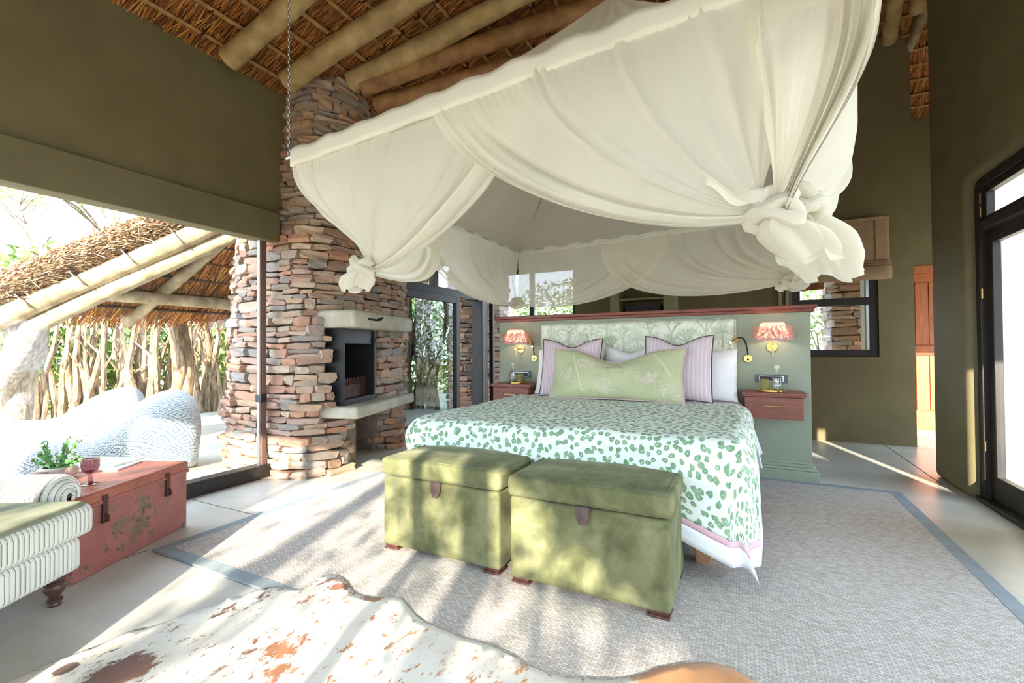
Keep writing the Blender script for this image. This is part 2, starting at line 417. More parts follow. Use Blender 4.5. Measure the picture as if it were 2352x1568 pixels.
def m_cow():
    m, nt, b = newmat('cowhide_hair'); v = coord(nt, 'Object')
    st = coord(nt, 'Object', (1, .55, 1), (0, 0, .7))
    n1 = nz(nt, st, 10, 8, .7, .2); n2 = nz(nt, st, 28, 5, .7, .2); n3 = nz(nt, v, 2.2, 2)
    a = ramp(nt, [(.585, (0, 0, 0, 1)), (.64, (1, 1, 1, 1))]); L(nt, math_(nt, 'ADD', n1, math_(nt, 'MULTIPLY', math_(nt, 'SUBTRACT', n3, .5), .25)), a.inputs[0])
    c = ramp(nt, [(.585, (0, 0, 0, 1)), (.64, (1, 1, 1, 1))]); L(nt, n2, c.inputs[0])
    sp = math_(nt, 'MAXIMUM', a.outputs[0], c.outputs[0])
    s = N(nt, 'ShaderNodeSeparateXYZ'); L(nt, v, s.inputs[0])
    # explicit patches: (x, y, radius)
    acc = sp
    for (x, y, r, k) in PATCHES:
        dx = math_(nt, 'SUBTRACT', s.outputs[0], x); dy = math_(nt, 'SUBTRACT', s.outputs[1], y)
        q = math_(nt, 'SQRT', math_(nt, 'ADD', math_(nt, 'MULTIPLY', dx, dx), math_(nt, 'MULTIPLY', dy, dy)))
        q = math_(nt, 'ADD', q, math_(nt, 'MULTIPLY', math_(nt, 'SUBTRACT', math_(nt, 'MULTIPLY', math_(nt, 'ADD', n1, n2), .5), .5), r * k * 1.7))
        rp = ramp(nt, [(.82, (1, 1, 1, 1)), (1, (0, 0, 0, 1))]); L(nt, math_(nt, 'DIVIDE', q, r), rp.inputs[0])
        acc = math_(nt, 'MAXIMUM', acc, rp.outputs[0])
    tone = ramp(nt, [(0, srgb(62, 42, 36)), (.33, srgb(92, 58, 42)), (.5, srgb(156, 92, 50)), (1, srgb(204, 142, 88))]); L(nt, math_(nt, 'ADD', math_(nt, 'MULTIPLY', s.outputs[0], .55), 1.45), tone.inputs[0])
    hair = nz(nt, coord(nt, 'Object', (300, 40, 1), (0, 0, .5)), 1, 2)
    cream = ramp(nt, [(.3, srgb(222, 212, 196)), (.7, srgb(240, 236, 226))]); L(nt, nz(nt, v, 4, 3), cream.inputs[0])
    L(nt, mix(nt, acc, cream.outputs[0], tone.outputs[0]), b.inputs['Base Color']); b.inputs['Roughness'].default_value = .7
    b.inputs['Sheen Weight'].default_value = .15
    bump(nt, b, hair, .25, .004); return m
def m_trunk():
    m, nt, b = newmat('chipped_red_paint'); v = coord(nt, 'Object')
    n = nz(nt, v, 5.5, 10, .78, .2); f = ramp(nt, [(.53, (0, 0, 0, 1)), (.565, (1, 1, 1, 1))]); L(nt, n, f.inputs[0])
    pa = ramp(nt, [(.3, srgb(140, 80, 72)), (.7, srgb(166, 98, 88))]); L(nt, nz(nt, v, 6, 4), pa.inputs[0])
    ru = ramp(nt, [(.35, srgb(84, 64, 52)), (.5, srgb(126, 96, 72)), (.65, srgb(96, 88, 78))]); L(nt, nz(nt, v, 30, 4), ru.inputs[0])
    L(nt, mix(nt, f.outputs[0], pa.outputs[0], ru.outputs[0]), b.inputs['Base Color']); b.inputs['Roughness'].default_value = .55
    bump(nt, b, f.outputs[0], -.35, .004); return m
M['trunk'] = m_trunk()
M['trunktop'] = simple('worn_red_paint', srgb(140, 74, 58), srgb(170, 96, 74), 8, .4, .15, 60)
def m_diamond():
    m, nt, b = newmat('blue_diamond_weave'); v = coord(nt, 'UV'); s = N(nt, 'ShaderNodeSeparateXYZ'); L(nt, v, s.inputs[0])
    fx = math_(nt, 'ABSOLUTE', math_(nt, 'SUBTRACT', math_(nt, 'FRACT', s.outputs[0]), .5)); fy = math_(nt, 'ABSOLUTE', math_(nt, 'SUBTRACT', math_(nt, 'FRACT', s.outputs[1]), .5))
    d = math_(nt, 'ADD', fx, fy)
    band = lambda x, c, w: math_(nt, 'LESS_THAN', math_(nt, 'ABSOLUTE', math_(nt, 'SUBTRACT', x, c)), w)
    k = math_(nt, 'MAXIMUM', band(d, .36, .035), band(d, .64, .035))
    k = math_(nt, 'MAXIMUM', k, band(d, .16, .03))
    k = math_(nt, 'MAXIMUM', k, band(d, .86, .04))
    px_ = math_(nt, 'LESS_THAN', math_(nt, 'FRACT', math_(nt, 'MULTIPLY', s.outputs[0], 12)), .5); py_ = math_(nt, 'LESS_THAN', math_(nt, 'FRACT', math_(nt, 'MULTIPLY', s.outputs[1], 12)), .5)
    chk = math_(nt, 'MULTIPLY', px_, py_); k = math_(nt, 'MAXIMUM', k, math_(nt, 'MULTIPLY', math_(nt, 'MULTIPLY', chk, math_(nt, 'GREATER_THAN', d, .42)), math_(nt, 'LESS_THAN', d, .58)))
    k = math_(nt, 'MAXIMUM', k, math_(nt, 'MULTIPLY', chk, math_(nt, 'LESS_THAN', d, .1)))
    L(nt, mix(nt, k, srgb(206, 210, 208), srgb(104, 126, 146)), b.inputs['Base Color']); b.inputs['Roughness'].default_value = .9
    bump(nt, b, nz(nt, coord(nt, 'Object'), 160, 2), .15, .004); return m
M['diamond'] = m_diamond()
def m_feather():
    m, nt, b = newmat('pink_feather')
    g = nt.nodes.new('ShaderNodeNewGeometry'); r = ramp(nt, [(0, srgb(240, 192, 186)), (1, srgb(253, 228, 224))]); L(nt, g.outputs['Random Per Island'], r.inputs[0])
    nt.nodes.remove(b); d = N(nt, 'ShaderNodeBsdfDiffuse'); t = N(nt, 'ShaderNodeBsdfTranslucent'); s = N(nt, 'ShaderNodeMixShader', i_Fac=.6)
    L(nt, r.outputs[0], d.inputs[0]); L(nt, r.outputs[0], t.inputs[0]); L(nt, d.outputs[0], s.inputs[1]); L(nt, t.outputs[0], s.inputs[2]); L(nt, s.outputs[0], nt.nodes['Material Output'].inputs[0]); return m
M['feather'] = m_feather()
M['shade'] = m_net('pink_shade_lining', srgb(252, 234, 228), 0, .7)
def m_emit(name, c, st):
    m, nt, b = newmat(name); b.inputs['Emission Color'].default_value = c; b.inputs['Emission Strength'].default_value = st; b.inputs['Base Color'].default_value = c; return m
M['bulb'] = m_emit('warm_bulb', (1, .80, .58, 1), 24)
M['led'] = m_emit('reading_led', (1, .85, .6, 1), 12)
M['log'] = simple('split_firewood', srgb(150, 116, 80), srgb(206, 172, 124), 8, .8, .3, 40, stretch=(3, 3, .6))
M['magcover'] = simple('magazine_cover', srgb(214, 222, 220), srgb(176, 200, 170), 7, .35, lo=.45, hi=.55)
M['cand'] = simple('olive_candle_wax', srgb(176, 158, 84), rough=.6)

# ------------------------------------------------------------------ the setting
XW, ZW, RM = -3.76, 3.48, .40          # left wall plane, its top, pitch of the roof over the room
def roofA(X): return ZW + RM * (X - XW)
def roofB(Y): return 4.78 - .5 * (Y - 6.6)
def roofz(X, Y): return min(roofA(X), roofB(Y))
def on_roofA(x, y, drop=0.0):
    d = ray(x, y); t = (ZW - RM * XW - CAM_H - drop) / (d[2] - RM * d[0]); return V(CAM + d * t)

ground = MB().lohi((-40, -30, -.12), (30, 40, -.06)).build('ground', M['soil'], smooth=False); struct(ground)
floor = MB().lohi((-3.84, -1.9, -.1), (3.5, 7.9, 0)).build('floor', M['screed'], smooth=False); struct(floor)
for a, b in (((1.425, 4.9, 0), (1.433, 7.8, .0012)), ((-3.7, 2.008, 0), (-2.6, 2.014, .0012)), ((-3.0, -1.5, 0), (-2.994, 1.4, .0012))):
    MB().lohi(a, b).build('floor_joint', M['joint'], floor, smooth=False)
patio = MB().lohi((-9.2, -3.5, -.1), (-3.84, 9.5, -.004)).build('floor_patio', M['screed'], smooth=False); struct(patio)
court = MB().lohi((3.5, -6, -.1), (9, 5.1, -.01)).lohi((1.9, -6, -.1), (3.5, -1.9, -.01)).build('floor_courtyard', M['screed'], smooth=False); struct(court)

def wall_yz(name, prof, x0, x1, mat, bev=0):
    n = len(prof); mb = MB()
    mb.add([(x0, y, z) for y, z in prof] + [(x1, y, z) for y, z in prof], [tuple(range(n)), tuple(range(2 * n - 1, n - 1, -1))] + [(i, n + i, n + (i + 1) % n, (i + 1) % n) for i in range(n)])
    o = mb.build(name, mat, smooth=True, bevel=bev, seg=4); struct(o); bm = bmesh.new(); bm.from_mesh(o.data); bmesh.ops.recalc_face_normals(bm, faces=bm.faces); bm.to_mesh(o.data); bm.free(); return o
def wall_xz(name, prof, y0, y1, mat, bev=0):
    n = len(prof); mb = MB()
    mb.add([(x, y0, z) for x, z in prof] + [(x, y1, z) for x, z in prof], [tuple(range(n)), tuple(range(2 * n - 1, n - 1, -1))] + [(i, n + i, n + (i + 1) % n, (i + 1) % n) for i in range(n)])
    o = mb.build(name, mat, smooth=True, bevel=bev, seg=4); struct(o); bm = bmesh.new(); bm.from_mesh(o.data); bmesh.ops.recalc_face_normals(bm, faces=bm.faces); bm.to_mesh(o.data); bm.free(); return o

wall_yz('wall_left', [(-1.9, 2.12), (2.95, 2.12), (2.95, 3.6), (-1.9, 3.6)], XW, XW - .24, M['plaster'])
wall_yz('wall_left_far', [(4.25, 2.45), (6.85, 2.45), (6.85, 3.6), (4.25, 3.6)], XW, XW - .24, M['plaster'])
o = MB().lohi((-3.80, -1.7, 2.085), (-3.715, 2.745, 2.35)).build('trim_blind_box', M['pelmet'], smooth=True, bevel=.006); struct(o)
# right wall with the recessed garden door
r_ = []
for k in range(5):
    a = PI / 2 * k / 4; r_.append((4.56 - .09 + .09 * math.sin(a + 0), 2.33 - .09 + .09 * math.cos(a)))
wall_yz('wall_right', [(-1.9, 0), (-1.0, 0), (-1.0, 2.3), (3.05, 2.3), (3.05, 0), (3.70, 0), (3.70, 2.33)] + r_ + [(4.56, 0), (5.24, 0), (5.24, 6.2), (-1.9, 6.2)], 1.48, 1.645, M['plaster'], .045)
# back wall: left glazed opening, window on the right
bw = [(-2.25, 0), (1.72, 0), (1.72, 4.42), (1.6, 4.66), (-3.95, 4.72), (-3.95, 2.35), (-2.25, 2.35)]
wall_xz('wall_back_low', [(-2.25, 0), (1.72, 0), (1.72, 1.0), (-2.25, 1.0)], 6.6, 6.86, M['plaster'])
wall_xz('wall_back_mid', [(-2.25, 1.0), (.55, 1.0), (.55, 2.42), (-2.25, 2.42)], 6.6, 6.86, M['plaster'])
wall_xz('wall_back_end', [(1.40, 1.0), (1.72, 1.0), (1.72, 2.42), (1.40, 2.42)], 6.6, 6.86, M['plaster'])
wall_xz('wall_back_top', [(-3.95, 2.42), (1.72, 2.42), (1.72, 4.42), (1.66, 4.62), (1.4, 4.70), (-3.95, 4.70)], 6.6, 6.86, M['plaster'])
# corridor beyond the right wall
wall_xz('wall_corridor', [(1.5, 0), (1.96, 0), (1.96, 2.18), (2.95, 2.18), (2.95, 0), (3.5, 0), (3.5, 4.4), (1.5, 4.4)], 7.82, 8.05, M['plaster_tan'])
wall_yz('wall_corridor_right', [(4.9, 0), (5.4, 0), (5.4, 2.4), (7.6, 2.4), (7.6, 0), (8.05, 0), (8.05, 5.2), (4.9, 5.2)], 3.5, 3.7, M['plaster_tan'])
wall_xz('wall_courtyard', [(1.64, 0), (2.62, 0), (2.62, 2.15), (3.3, 2.15), (3.3, 0), (6.5, 0), (6.5, 3.2), (3.7, 3.2), (3.7, 6.2), (1.64, 6.2)], 5.02, 5.24, M['plasterout'])
# front wall behind the camera, with the wide glazed opening the sun enters by
wall_xz('wall_front', [(-3.9, 0), (-3.62, 0), (-3.62, 2.2), (1.15, 2.2), (1.15, 0), (1.6, 0), (1.6, 5.7), (-3.9, 3.6)], -1.9, -1.66, M['plaster'])

def frame_rect(name, axis, c, a0, a1, z0, z1, w, d, mat, glass=None, mids_a=(), mids_z=(), gm=None):
    """timber window frame in the plane axis=c; returns the structure object with its pieces as children"""
    def bx(mb, p0, p1, q0, q1):
        if axis == 'x': mb.lohi((c - d / 2, p0, q0), (c + d / 2, p1, q1))
        else: mb.lohi((p0, c - d / 2, q0), (p1, c + d / 2, q1))
    mb = MB(); bx(mb, a0, a0 + w, z0, z1); root = mb.build(name, mat, bevel=.004); struct(root)
    for (p0, p1, q0, q1) in [(a1 - w, a1, z0, z1), (a0 + w, a1 - w, z0, z0 + w), (a0 + w, a1 - w, z1 - w, z1)] + [(m - w / 2, m + w / 2, z0 + w, z1 - w) for m in mids_a] + [(a0 + w, a1 - w, m - w / 2, m + w / 2) for m in mids_z]:
        mb = MB(); bx(mb, p0, p1, q0, q1); mb.build('frame_rail', mat, root, bevel=.004)
    aa = [a0 + w / 2] + list(mids_a) + [a1 - w / 2]; zz = [z0 + w / 2] + list(mids_z) + [z1 - w / 2]
    for i in range(len(aa) - 1):
        for j in range(len(zz) - 1):
            mb = MB()
            if axis == 'x': mb.add([(c, aa[i], zz[j]), (c, aa[i + 1], zz[j]), (c, aa[i + 1], zz[j + 1]), (c, aa[i], zz[j + 1])], [(0, 1, 2, 3)])
            else: mb.add([(aa[i], c, zz[j]), (aa[i + 1], c, zz[j]), (aa[i + 1], c, zz[j + 1]), (aa[i], c, zz[j + 1])], [(0, 1, 2, 3)])
            mb.build('pane', gm or M['pane'], root, smooth=False)
    return root
# window_1: the frameless glass wall to the patio (bottom rail, seal strip, latch)
w1 = MB().lohi((-3.87, -1.66, 0), (-3.75, 2.70, .112)).build('window_1', M['blackwood'], bevel=.006); struct(w1)
MB().add([(-3.81, -1.66, .1), (-3.81, 2.66, .1), (-3.81, 2.66, 2.2), (-3.81, -1.66, 2.2)], [(0, 1, 2, 3)]).build('pane', M['pane'], w1, smooth=False)
MB().lohi((-3.835, 2.625, .11), (-3.785, 2.665, 2.2)).build('seal_strip', M['sealstrip'], w1, bevel=.003)
MB().lohi((-3.825, 2.605, .11), (-3.795, 2.625, 2.2)).build('glass_channel', M['steel'], w1, bevel=.002)
MB().lohi((-3.845, 2.60, .66), (-3.765, 2.66, .73)).build('latch', M['black'], w1, bevel=.006)
# window_2: sliding doors behind the fireplace
w2 = frame_rect('window_2', 'x', -3.86, 4.30, 5.86, .02, 1.90, .10, .07, M['darkwood'], gm=M['panedark'])
w2b = frame_rect('window_3', 'x', -3.90, 4.30, 6.62, 1.90, 2.46, .11, .09, M['darkwood'], mids_a=(5.3,))
o = MB().lohi((-3.98, 6.44, 0), (-3.78, 6.62, 2.5)).build('trim_corner_post', M['blackwood'], bevel=.008); struct(o)
o = MB().lohi((-3.93, 4.25, 0), (-3.80, 6.5, .07)).build('trim_door_track', M['blackwood'], bevel=.004); struct(o)
w3 = frame_rect('window_4', 'y', 6.74, -3.80, -2.25, .02, 2.40, .07, .07, M['darkwood'], mids_a=(-3.02,))
# window_5: small window with the roman blind
w4 = frame_rect('window_5', 'y', 6.70, .55, 1.40, 1.0, 2.42, .085, .14, M['blackwood'], mids_z=(1.655,))
for x in (.40, .475):
    o = MB().lohi((x, 6.56, 0), (x + .035, 6.6, 2.4)).build('trim_window_surround', M['trim'], bevel=.004); struct(o)
# window_6: front glazing behind the camera
w7 = frame_rect('added_window_right', 'x', 1.56, -1.0, 3.05, .0, 2.3, .06, .08, M['blackwood'], mids_a=(1.02,))  # unseen opening added to bring in daylight from the right
w8 = frame_rect('added_window_corridor', 'x', 3.6, 5.4, 7.6, .0, 2.4, .06, .08, M['blackwood'])  # unseen opening added to brighten the corridor
w5 = frame_rect('window_6', 'y', -1.78, -3.62, 1.15, .0, 2.2, .06, .08, M['blackwood'], mids_a=(-2.0, -.42))
# door_1: glazed garden door in the right wall with transom
d1 = MB().lohi((1.540, 4.49, 0), (1.630, 4.56, 2.33)).build('door_1', M['blackwood'], bevel=.005); struct(d1)
MB().lohi((1.540, 3.70, 0), (1.660, 3.77, 2.33)).build('frame_post', M['blackwood'], d1, bevel=.005)
MB().lohi((1.540, 3.77, 2.26), (1.660, 4.49, 2.33)).build('frame_head', M['blackwood'], d1, bevel=.005)
MB().lohi((1.530, 3.77, 1.945), (1.670, 4.49, 2.01)).build('transom_bar', M['blackwood'], d1, bevel=.005)
tr = MB().lohi((1.565, 4.445, 2.01), (1.615, 4.49, 2.26)).build('transom_sash', M['blackwood'], d1, bevel=.004)
for a, b in (((1.565, 3.77, 2.01), (1.615, 3.815, 2.26)), ((1.565, 3.8, 2.01), (1.615, 4.46, 2.05)), ((1.565, 3.8, 2.22), (1.615, 4.46, 2.26))):
    MB().lohi(a, b).build('sash_rail', M['blackwood'], tr, bevel=.003)
MB().add([(1.590, 3.8, 2.04), (1.590, 4.46, 2.04), (1.590, 4.46, 2.24), (1.590, 3.8, 2.24)], [(0, 1, 2, 3)]).build('pane', M['pane'], tr, smooth=False)
lf = MB().lohi((1.575, 4.40, .03), (1.625, 4.485, 1.94)).build('door_leaf', M['blackwood'], d1, bevel=.005)
for a, b in (((1.575, 3.775, .03), (1.625, 3.86, 1.94)), ((1.575, 3.85, .03), (1.625, 4.41, .20)), ((1.575, 3.85, 1.85), (1.625, 4.41, 1.94))):
    MB().lohi(a, b).build('leaf_rail', M['blackwood'], lf, bevel=.004)
MB().add([(1.600, 3.85, .19), (1.600, 4.41, .19), (1.600, 4.41, 1.86), (1.600, 3.85, 1.86)], [(0, 1, 2, 3)]).build('pane', M['pane'], lf, smooth=False)
for z in (2.09, 2.19, 1.5, .4):
    MB().tube([(1.552, 4.492, z - .035), (1.552, 4.492, z + .035)], .008, 8).build('hinge', M['brass'], d1)
MB().lohi((1.510, 3.70, 0), (1.700, 4.54, .028)).build('threshold', M['blackwood'], d1, bevel=.004)
# door_2: orange hardwood corridor door
d2 = MB().lohi((1.97, 7.80, 2.08), (2.95, 7.9, 2.18)).build('door_2', M['doororange'], bevel=.004); struct(d2)
MB().lohi((1.97, 7.80, .02), (2.03, 7.9, 2.08)).build('frame_post', M['doororange'], d2, bevel=.004)
MB().lohi((2.89, 7.80, .02), (2.95, 7.9, 2.08)).build('frame_post', M['doororange'], d2, bevel=.004)
lf = MB().lohi((2.03, 7.85, .02), (2.89, 7.885, 2.08)).build('door_leaf', M['doororange'], d2, bevel=.003)
for i in range(6):
    x0 = 2.045 + i * .139
    for z0, z1 in ((.28, 1.0), (1.14, 1.96)):
        MB().lohi((x0 + .003, 7.835, z0), (x0 + .134, 7.855, z1)).build('panel_board', M['doororange'], lf, bevel=.003)
for z0, z1 in ((.02, .27), (1.01, 1.13), (1.97, 2.08)):
    MB().lohi((2.035, 7.825, z0), (2.885, 7.856, z1)).build('leaf_rail', M['doororange'], lf, bevel=.004)

# ---- thatched ceiling
cm = MB()
def cfn(u, v):
    X = -4.25 + u * 8.1; Y = -2.0 + v * 10.6
    return (X, Y, roofz(X, Y) + .05)
cm.grid(cfn, 40, 53)
ceil = cm.build('ceiling', M['thatchbed'], smooth=False); struct(ceil)
m = ceil.modifiers.new('s', 'SOLIDIFY'); m.thickness = .28; m.offset = 1

def reeds(name, mat, parent, o, du, dv, dn, nu_len, nv_len, count, length, wid, seed, spread=.18, drop=.05, keep=None):
    """thin overlapping stalks lying under a plane: o origin, du along the stalks, dv across, dn downward normal"""
    r = np.random.default_rng(seed)
    o, du, dv, dn = (np.array(q, dtype=float) for q in (o, du, dv, dn))
    s = r.random(count) * nu_len; t = r.random(count) * nv_len; L_ = length * (.6 + .8 * r.random(count)); a = r.normal(0, spread, count)
    w = wid * (.6 + .9 * r.random(count)); dd = r.random(count) * drop; tip = r.normal(0, .012, count)
    d = du[None] * np.cos(a)[:, None] + dv[None] * np.sin(a)[:, None]; p = -du[None] * np.sin(a)[:, None] + dv[None] * np.cos(a)[:, None]
    roll = r.uniform(-.7, .7, count); p = p * np.cos(roll)[:, None] + dn[None] * np.sin(roll)[:, None]
    c = o[None] + du[None] * s[:, None] + dv[None] * t[:, None] + dn[None] * dd[:, None]
    if keep is not None:
        k_ = keep(c); c, d, p, L_, w, tip = c[k_], d[k_], p[k_], L_[k_], w[k_], tip[k_]; count = len(c)
    A = c - d * (L_ / 2)[:, None]; Bq = c + d * (L_ / 2)[:, None] + dn[None] * tip[:, None]; h = p * (w / 2)[:, None]
    vs = np.empty((count, 4, 3)); vs[:, 0] = A - h; vs[:, 1] = A + h; vs[:, 2] = Bq + h; vs[:, 3] = Bq - h
    return quads(name, vs.reshape(-1, 3), mat, parent)
def quads(name, vs, mat, parent, k=4):
    n = len(vs) // k; me = bpy.data.meshes.new(name)
    if parent is not None:
        root = parent
        while root.parent: root = root.parent
        if root.get('_w'): vs = vs - np.array(root.location)[None]
    me.vertices.add(len(vs)); me.vertices.foreach_set('co', np.asarray(vs, dtype=np.float32).ravel())
    me.loops.add(len(vs)); me.loops.foreach_set('vertex_index', np.arange(len(vs), dtype=np.int32))
    me.polygons.add(n); me.polygons.foreach_set('loop_start', np.arange(0, len(vs), k, dtype=np.int32)); me.polygons.foreach_set('loop_total', np.full(n, k, dtype=np.int32))
    me.update(calc_edges=True); me.validate()
    return link(name, me, mat, parent)
sl_ = math.hypot(1, RM)
reedA = reeds('thatch_reeds', M['thatch'], ceil, (-3.8, .9, roofA(-3.8) + .03), (1 / sl_, 0, RM / sl_), (0, 1, 0), (RM / sl_, 0, -1 / sl_), 5.4, 5.9, 90000, .34, .0062, 3, .13); stuff(reedA)
sb_ = math.hypot(1, .5)
reedB = reeds('thatch_reeds', M['thatch'], ceil, (.6, 5.6, roofB(5.6) + .03), (0, 1 / sb_, -.5 / sb_), (1, 0, 0), (0, -.5 / sb_, -1 / sb_), 2.9, 2.9, 22000, .34, .0062, 4, .13); stuff(reedB)
def wob(a, b, n, amp, seed):
    r = random.Random(seed); a, b = V(a), V(b); out = []
    ph = [r.uniform(0, 6) for _ in range(6)]
    for i in range(n + 1):
        t = i / n; q = a.lerp(b, t)
        out.append(q + Vector((amp * math.sin(3 * t + ph[0]) + amp * .4 * math.sin(9 * t + ph[1]), amp * math.sin(4 * t + ph[2]) + amp * .4 * math.sin(11 * t + ph[3]), amp * .6 * math.sin(5 * t + ph[4]))))
    return out
for k in range(24):
    X = -3.60 + k * .19; z = roofA(X) - .035
    pts = wob((X, 1.0, z), (X, 6.55, z), 14, .012, k)
    bt = MB().tube(pts, [.017 * random.uniform(.8, 1.15) for _ in pts], 6).build('batten', M['lath'], ceil)
    tm = MB()
    for j in range(14):
        y = 1.2 + j * .38 + random.uniform(-.05, .05); tm.box((X, y, z), (.05, .012, .05))
    tm.build('binding', M['wire'], bt, smooth=False)
for k in range(13):
    Y = 5.75 + k * .19; z = roofB(Y) - .035
    pts = wob((.4, Y, z), (3.45, Y, z), 10, .01, 60 + k)
    MB().tube(pts, .017, 6).build('batten', M['lath'], ceil)
def pole(p0, p1, r0, r1, seed, mat='pole', parent=None, name='rafter', amp=.012):
    pts = wob(p0, p1, 12, amp, seed); n = len(pts)
    return MB().tube(pts, [(r0 + (r1 - r0) * i / (n - 1)) * (1 + .04 * math.sin(i * 1.7 + seed)) for i in range(n)], 14).build(name, M[mat], parent)
def ext(a, b, ta, tb): a, b = V(a), V(b); return a + (b - a) * ta, a + (b - a) * tb
for i, (a, b, drop, r) in enumerate([((536, 138), (681, 0), .15, .085), ((688, 174), (943, 0), .15, .09), ((841, 172), (1170, 0), .15, .09)]):
    p0, p1 = ext(on_roofA(*a, drop), on_roofA(*b, drop), -.12 if i else -.02, 2.6)
    pole(p0, p1, r, r * .9, 20 + i, parent=ceil)
p4a, p4b = on_roofA(853, 191, .20), on_roofA(1377, 11, .24)
q0, q1 = ext(p4a, p4b, -.05, 1.5); pole(q0, q1, .09, .088, 31, 'pole_rust', parent=ceil)
p5b = p4a.lerp(p4b, .75) + Vector((.06, .10, -.24)); p5a = on_roofA(895, 230, .26)
pole(p5a - (p5b - p5a) * .1, p5b, .08, .076, 32, 'pole_rust', parent=ceil)
pole(on_roofA(1450, 75, .2), on_roofA(1700, -20, .2), .09, .09, 33, parent=ceil)
# poles over the back right corner
pole(yp(2043, 92, 6.55), V(yp(2072, -60, 5.6)), .075, .07, 34, parent=ceil)
pole(yp(2086, 118, 6.9), yp(2150, -30, 6.3), .055, .06, 35, 'pole_out', parent=ceil)
pole(yp(2108, 26, 6.2), yp(2112, -120, 5.7), .085, .085, 36, parent=ceil)
# ------------------------------------------------------------------ stones
def stone_variants(n=14):
    out = []
    for k in range(n):
        r = random.Random(100 + k); vs = []; idx = {}
        ax = (-.5, 0, .5)
        for i in range(3):
            for j in range(3):
                for l in range(3):
                    if (i, j, l) == (1, 1, 1): continue
                    q = Vector((ax[i], ax[j], ax[l])); e = sum(1 for t in (i, j, l) if t != 1)
                    q *= {1: 1.0, 2: .96, 3: .88}[e]
                    q += Vector((r.uniform(-.06, .06), r.uniform(-.07, .07), r.uniform(-.06, .06)))
                    idx[(i, j, l)] = len(vs); vs.append(q)
        fs = []
        for a in range(3):
            b, c = (a + 1) % 3, (a + 2) % 3
            for s_ in (0, 2):
                for u in (0, 1):
                    for v in (0, 1):
                        quad = []
                        for du, dv in ((0, 0), (1, 0), (1, 1), (0, 1)):
                            t = [0, 0, 0]; t[a] = s_; t[b] = u + du; t[c] = v + dv; quad.append(idx[tuple(t)])
                        fs.append(tuple(quad if s_ == 2 else reversed(quad)))
        me = bpy.data.meshes.new('stone'); me.from_pydata([tuple(q) for q in vs], [], fs); me.materials.append(M['stone'])
        out.append((me, np.array([tuple(q) for q in vs]), fs))
    return out
SV = stone_variants()
def resample(poly, closed):
    pts = [Vector((p[0], p[1], 0)) for p in poly]
    if closed: pts.append(pts[0])
    seg = [(pts[i + 1] - pts[i]).length for i in range(len(pts) - 1)]; cum = [0]
    for q in seg: cum.append(cum[-1] + q)
    def at(s):
        s = min(max(s, 0), cum[-1] - 1e-6)
        for i in range(len(seg)):
            if s <= cum[i + 1]:
                return pts[i].lerp(pts[i + 1], (s - cum[i]) / max(seg[i], 1e-9))
    return at, cum[-1]
def lay(polyf, closed, z0, z1, hr, lr, depth, seed, skip=None, jut=.03):
    r = random.Random(seed); z = z0; out = []
    while z < z1 - .015:
        h = min(r.uniform(*hr), z1 - z + .01); at, Lt = resample(polyf(z + h / 2), closed); s = r.uniform(0, .2) if closed else 0
        end = s + Lt if closed else Lt
        while s < end - .03:
            l = min(r.uniform(*lr), max(.07, end - s)); f = lambda q: at(q % Lt) if closed else at(q)
            a, b = f(s + .01), f(s + l - .01); c = (f(s + l / 2) * 2 + a + b) / 4; t = (b - a)
            if t.length > 1e-4:
                t.normalize(); n = Vector((t.y, -t.x, 0))
                hh = h * r.uniform(.86, 1.02); pos = c + Vector((0, 0, z + h / 2 + r.uniform(-.010, .010))) + n * (r.uniform(-jut * .5, jut) - depth * .42)
                sub = [(pos, l, hh)]
                if h > hr[1] * .8 and r.random() < .3:      # a tall course split into two thin stones
                    sub = [(pos + Vector((0, 0, h * .24)), l * .97, hh * .5), (pos - Vector((0, 0, h * .25)) + n * r.uniform(-.015, .015), l, hh * .48)]
                for (p, l_, h_) in sub:
                    if skip:
                        sp_ = p + n * depth * .42
                        if skip(sp_): continue
                        k0, k1 = skip(sp_ - t * l_ * .45), skip(sp_ + t * l_ * .45)
                        if k0 and k1: continue
                        if k0: p, l_ = p + t * l_ * .24, l_ * .5
                        elif k1: p, l_ = p - t * l_ * .24, l_ * .5
                    vis = n.dot(Vector(CAM) - p) / (Vector(CAM) - p).length
                    out.append((p, math.atan2(t.y, t.x) + r.uniform(-.06, .06), r.uniform(-.075, .075), (l_ * .985, depth * r.uniform(.9, 1.1), h_), vis))
            s += l
        z += h
    return out
def place_stones(parent, lst, cap=300, name='stone', budget_all=True):
    off = parent.location
    def score(q):
        p = q[0]; d = (p - Vector(CAM)).length; x = (p - Vector(CAM)).dot(Vector(C_F))
        return -(max(q[4], 0) * q[3][0] * q[3][2] / (d * d)) if x > 0 else 0
    lst = [q for q in lst if q[4] > -.45]
    lst.sort(key=score); rest_v = []; rest_f = []; o_ = 0
    for i, (p, a, tl, sc, vis) in enumerate(lst):
        me, va, fs = SV[random.randrange(len(SV))]
        if i < cap:
            o = bpy.data.objects.new(name, me); COL.objects.link(o); o.parent = parent
            o.location = p - off; o.rotation_euler = (0, tl, a); o.scale = sc
        else:
            Rm = np.array((Euler((0, tl, a)).to_matrix()))
            w = (va * np.array(sc)[None]) @ Rm.T + np.array(p - off)[None]
            rest_v.extend(map(tuple, w)); rest_f.extend(tuple(i_ + o_ for i_ in q) for q in fs); o_ += len(va)
    if rest_v:
        me = bpy.data.meshes.new('stonework'); me.from_pydata(rest_v, [], rest_f)
        stuff(link('stonework', me, M['stone'], parent))

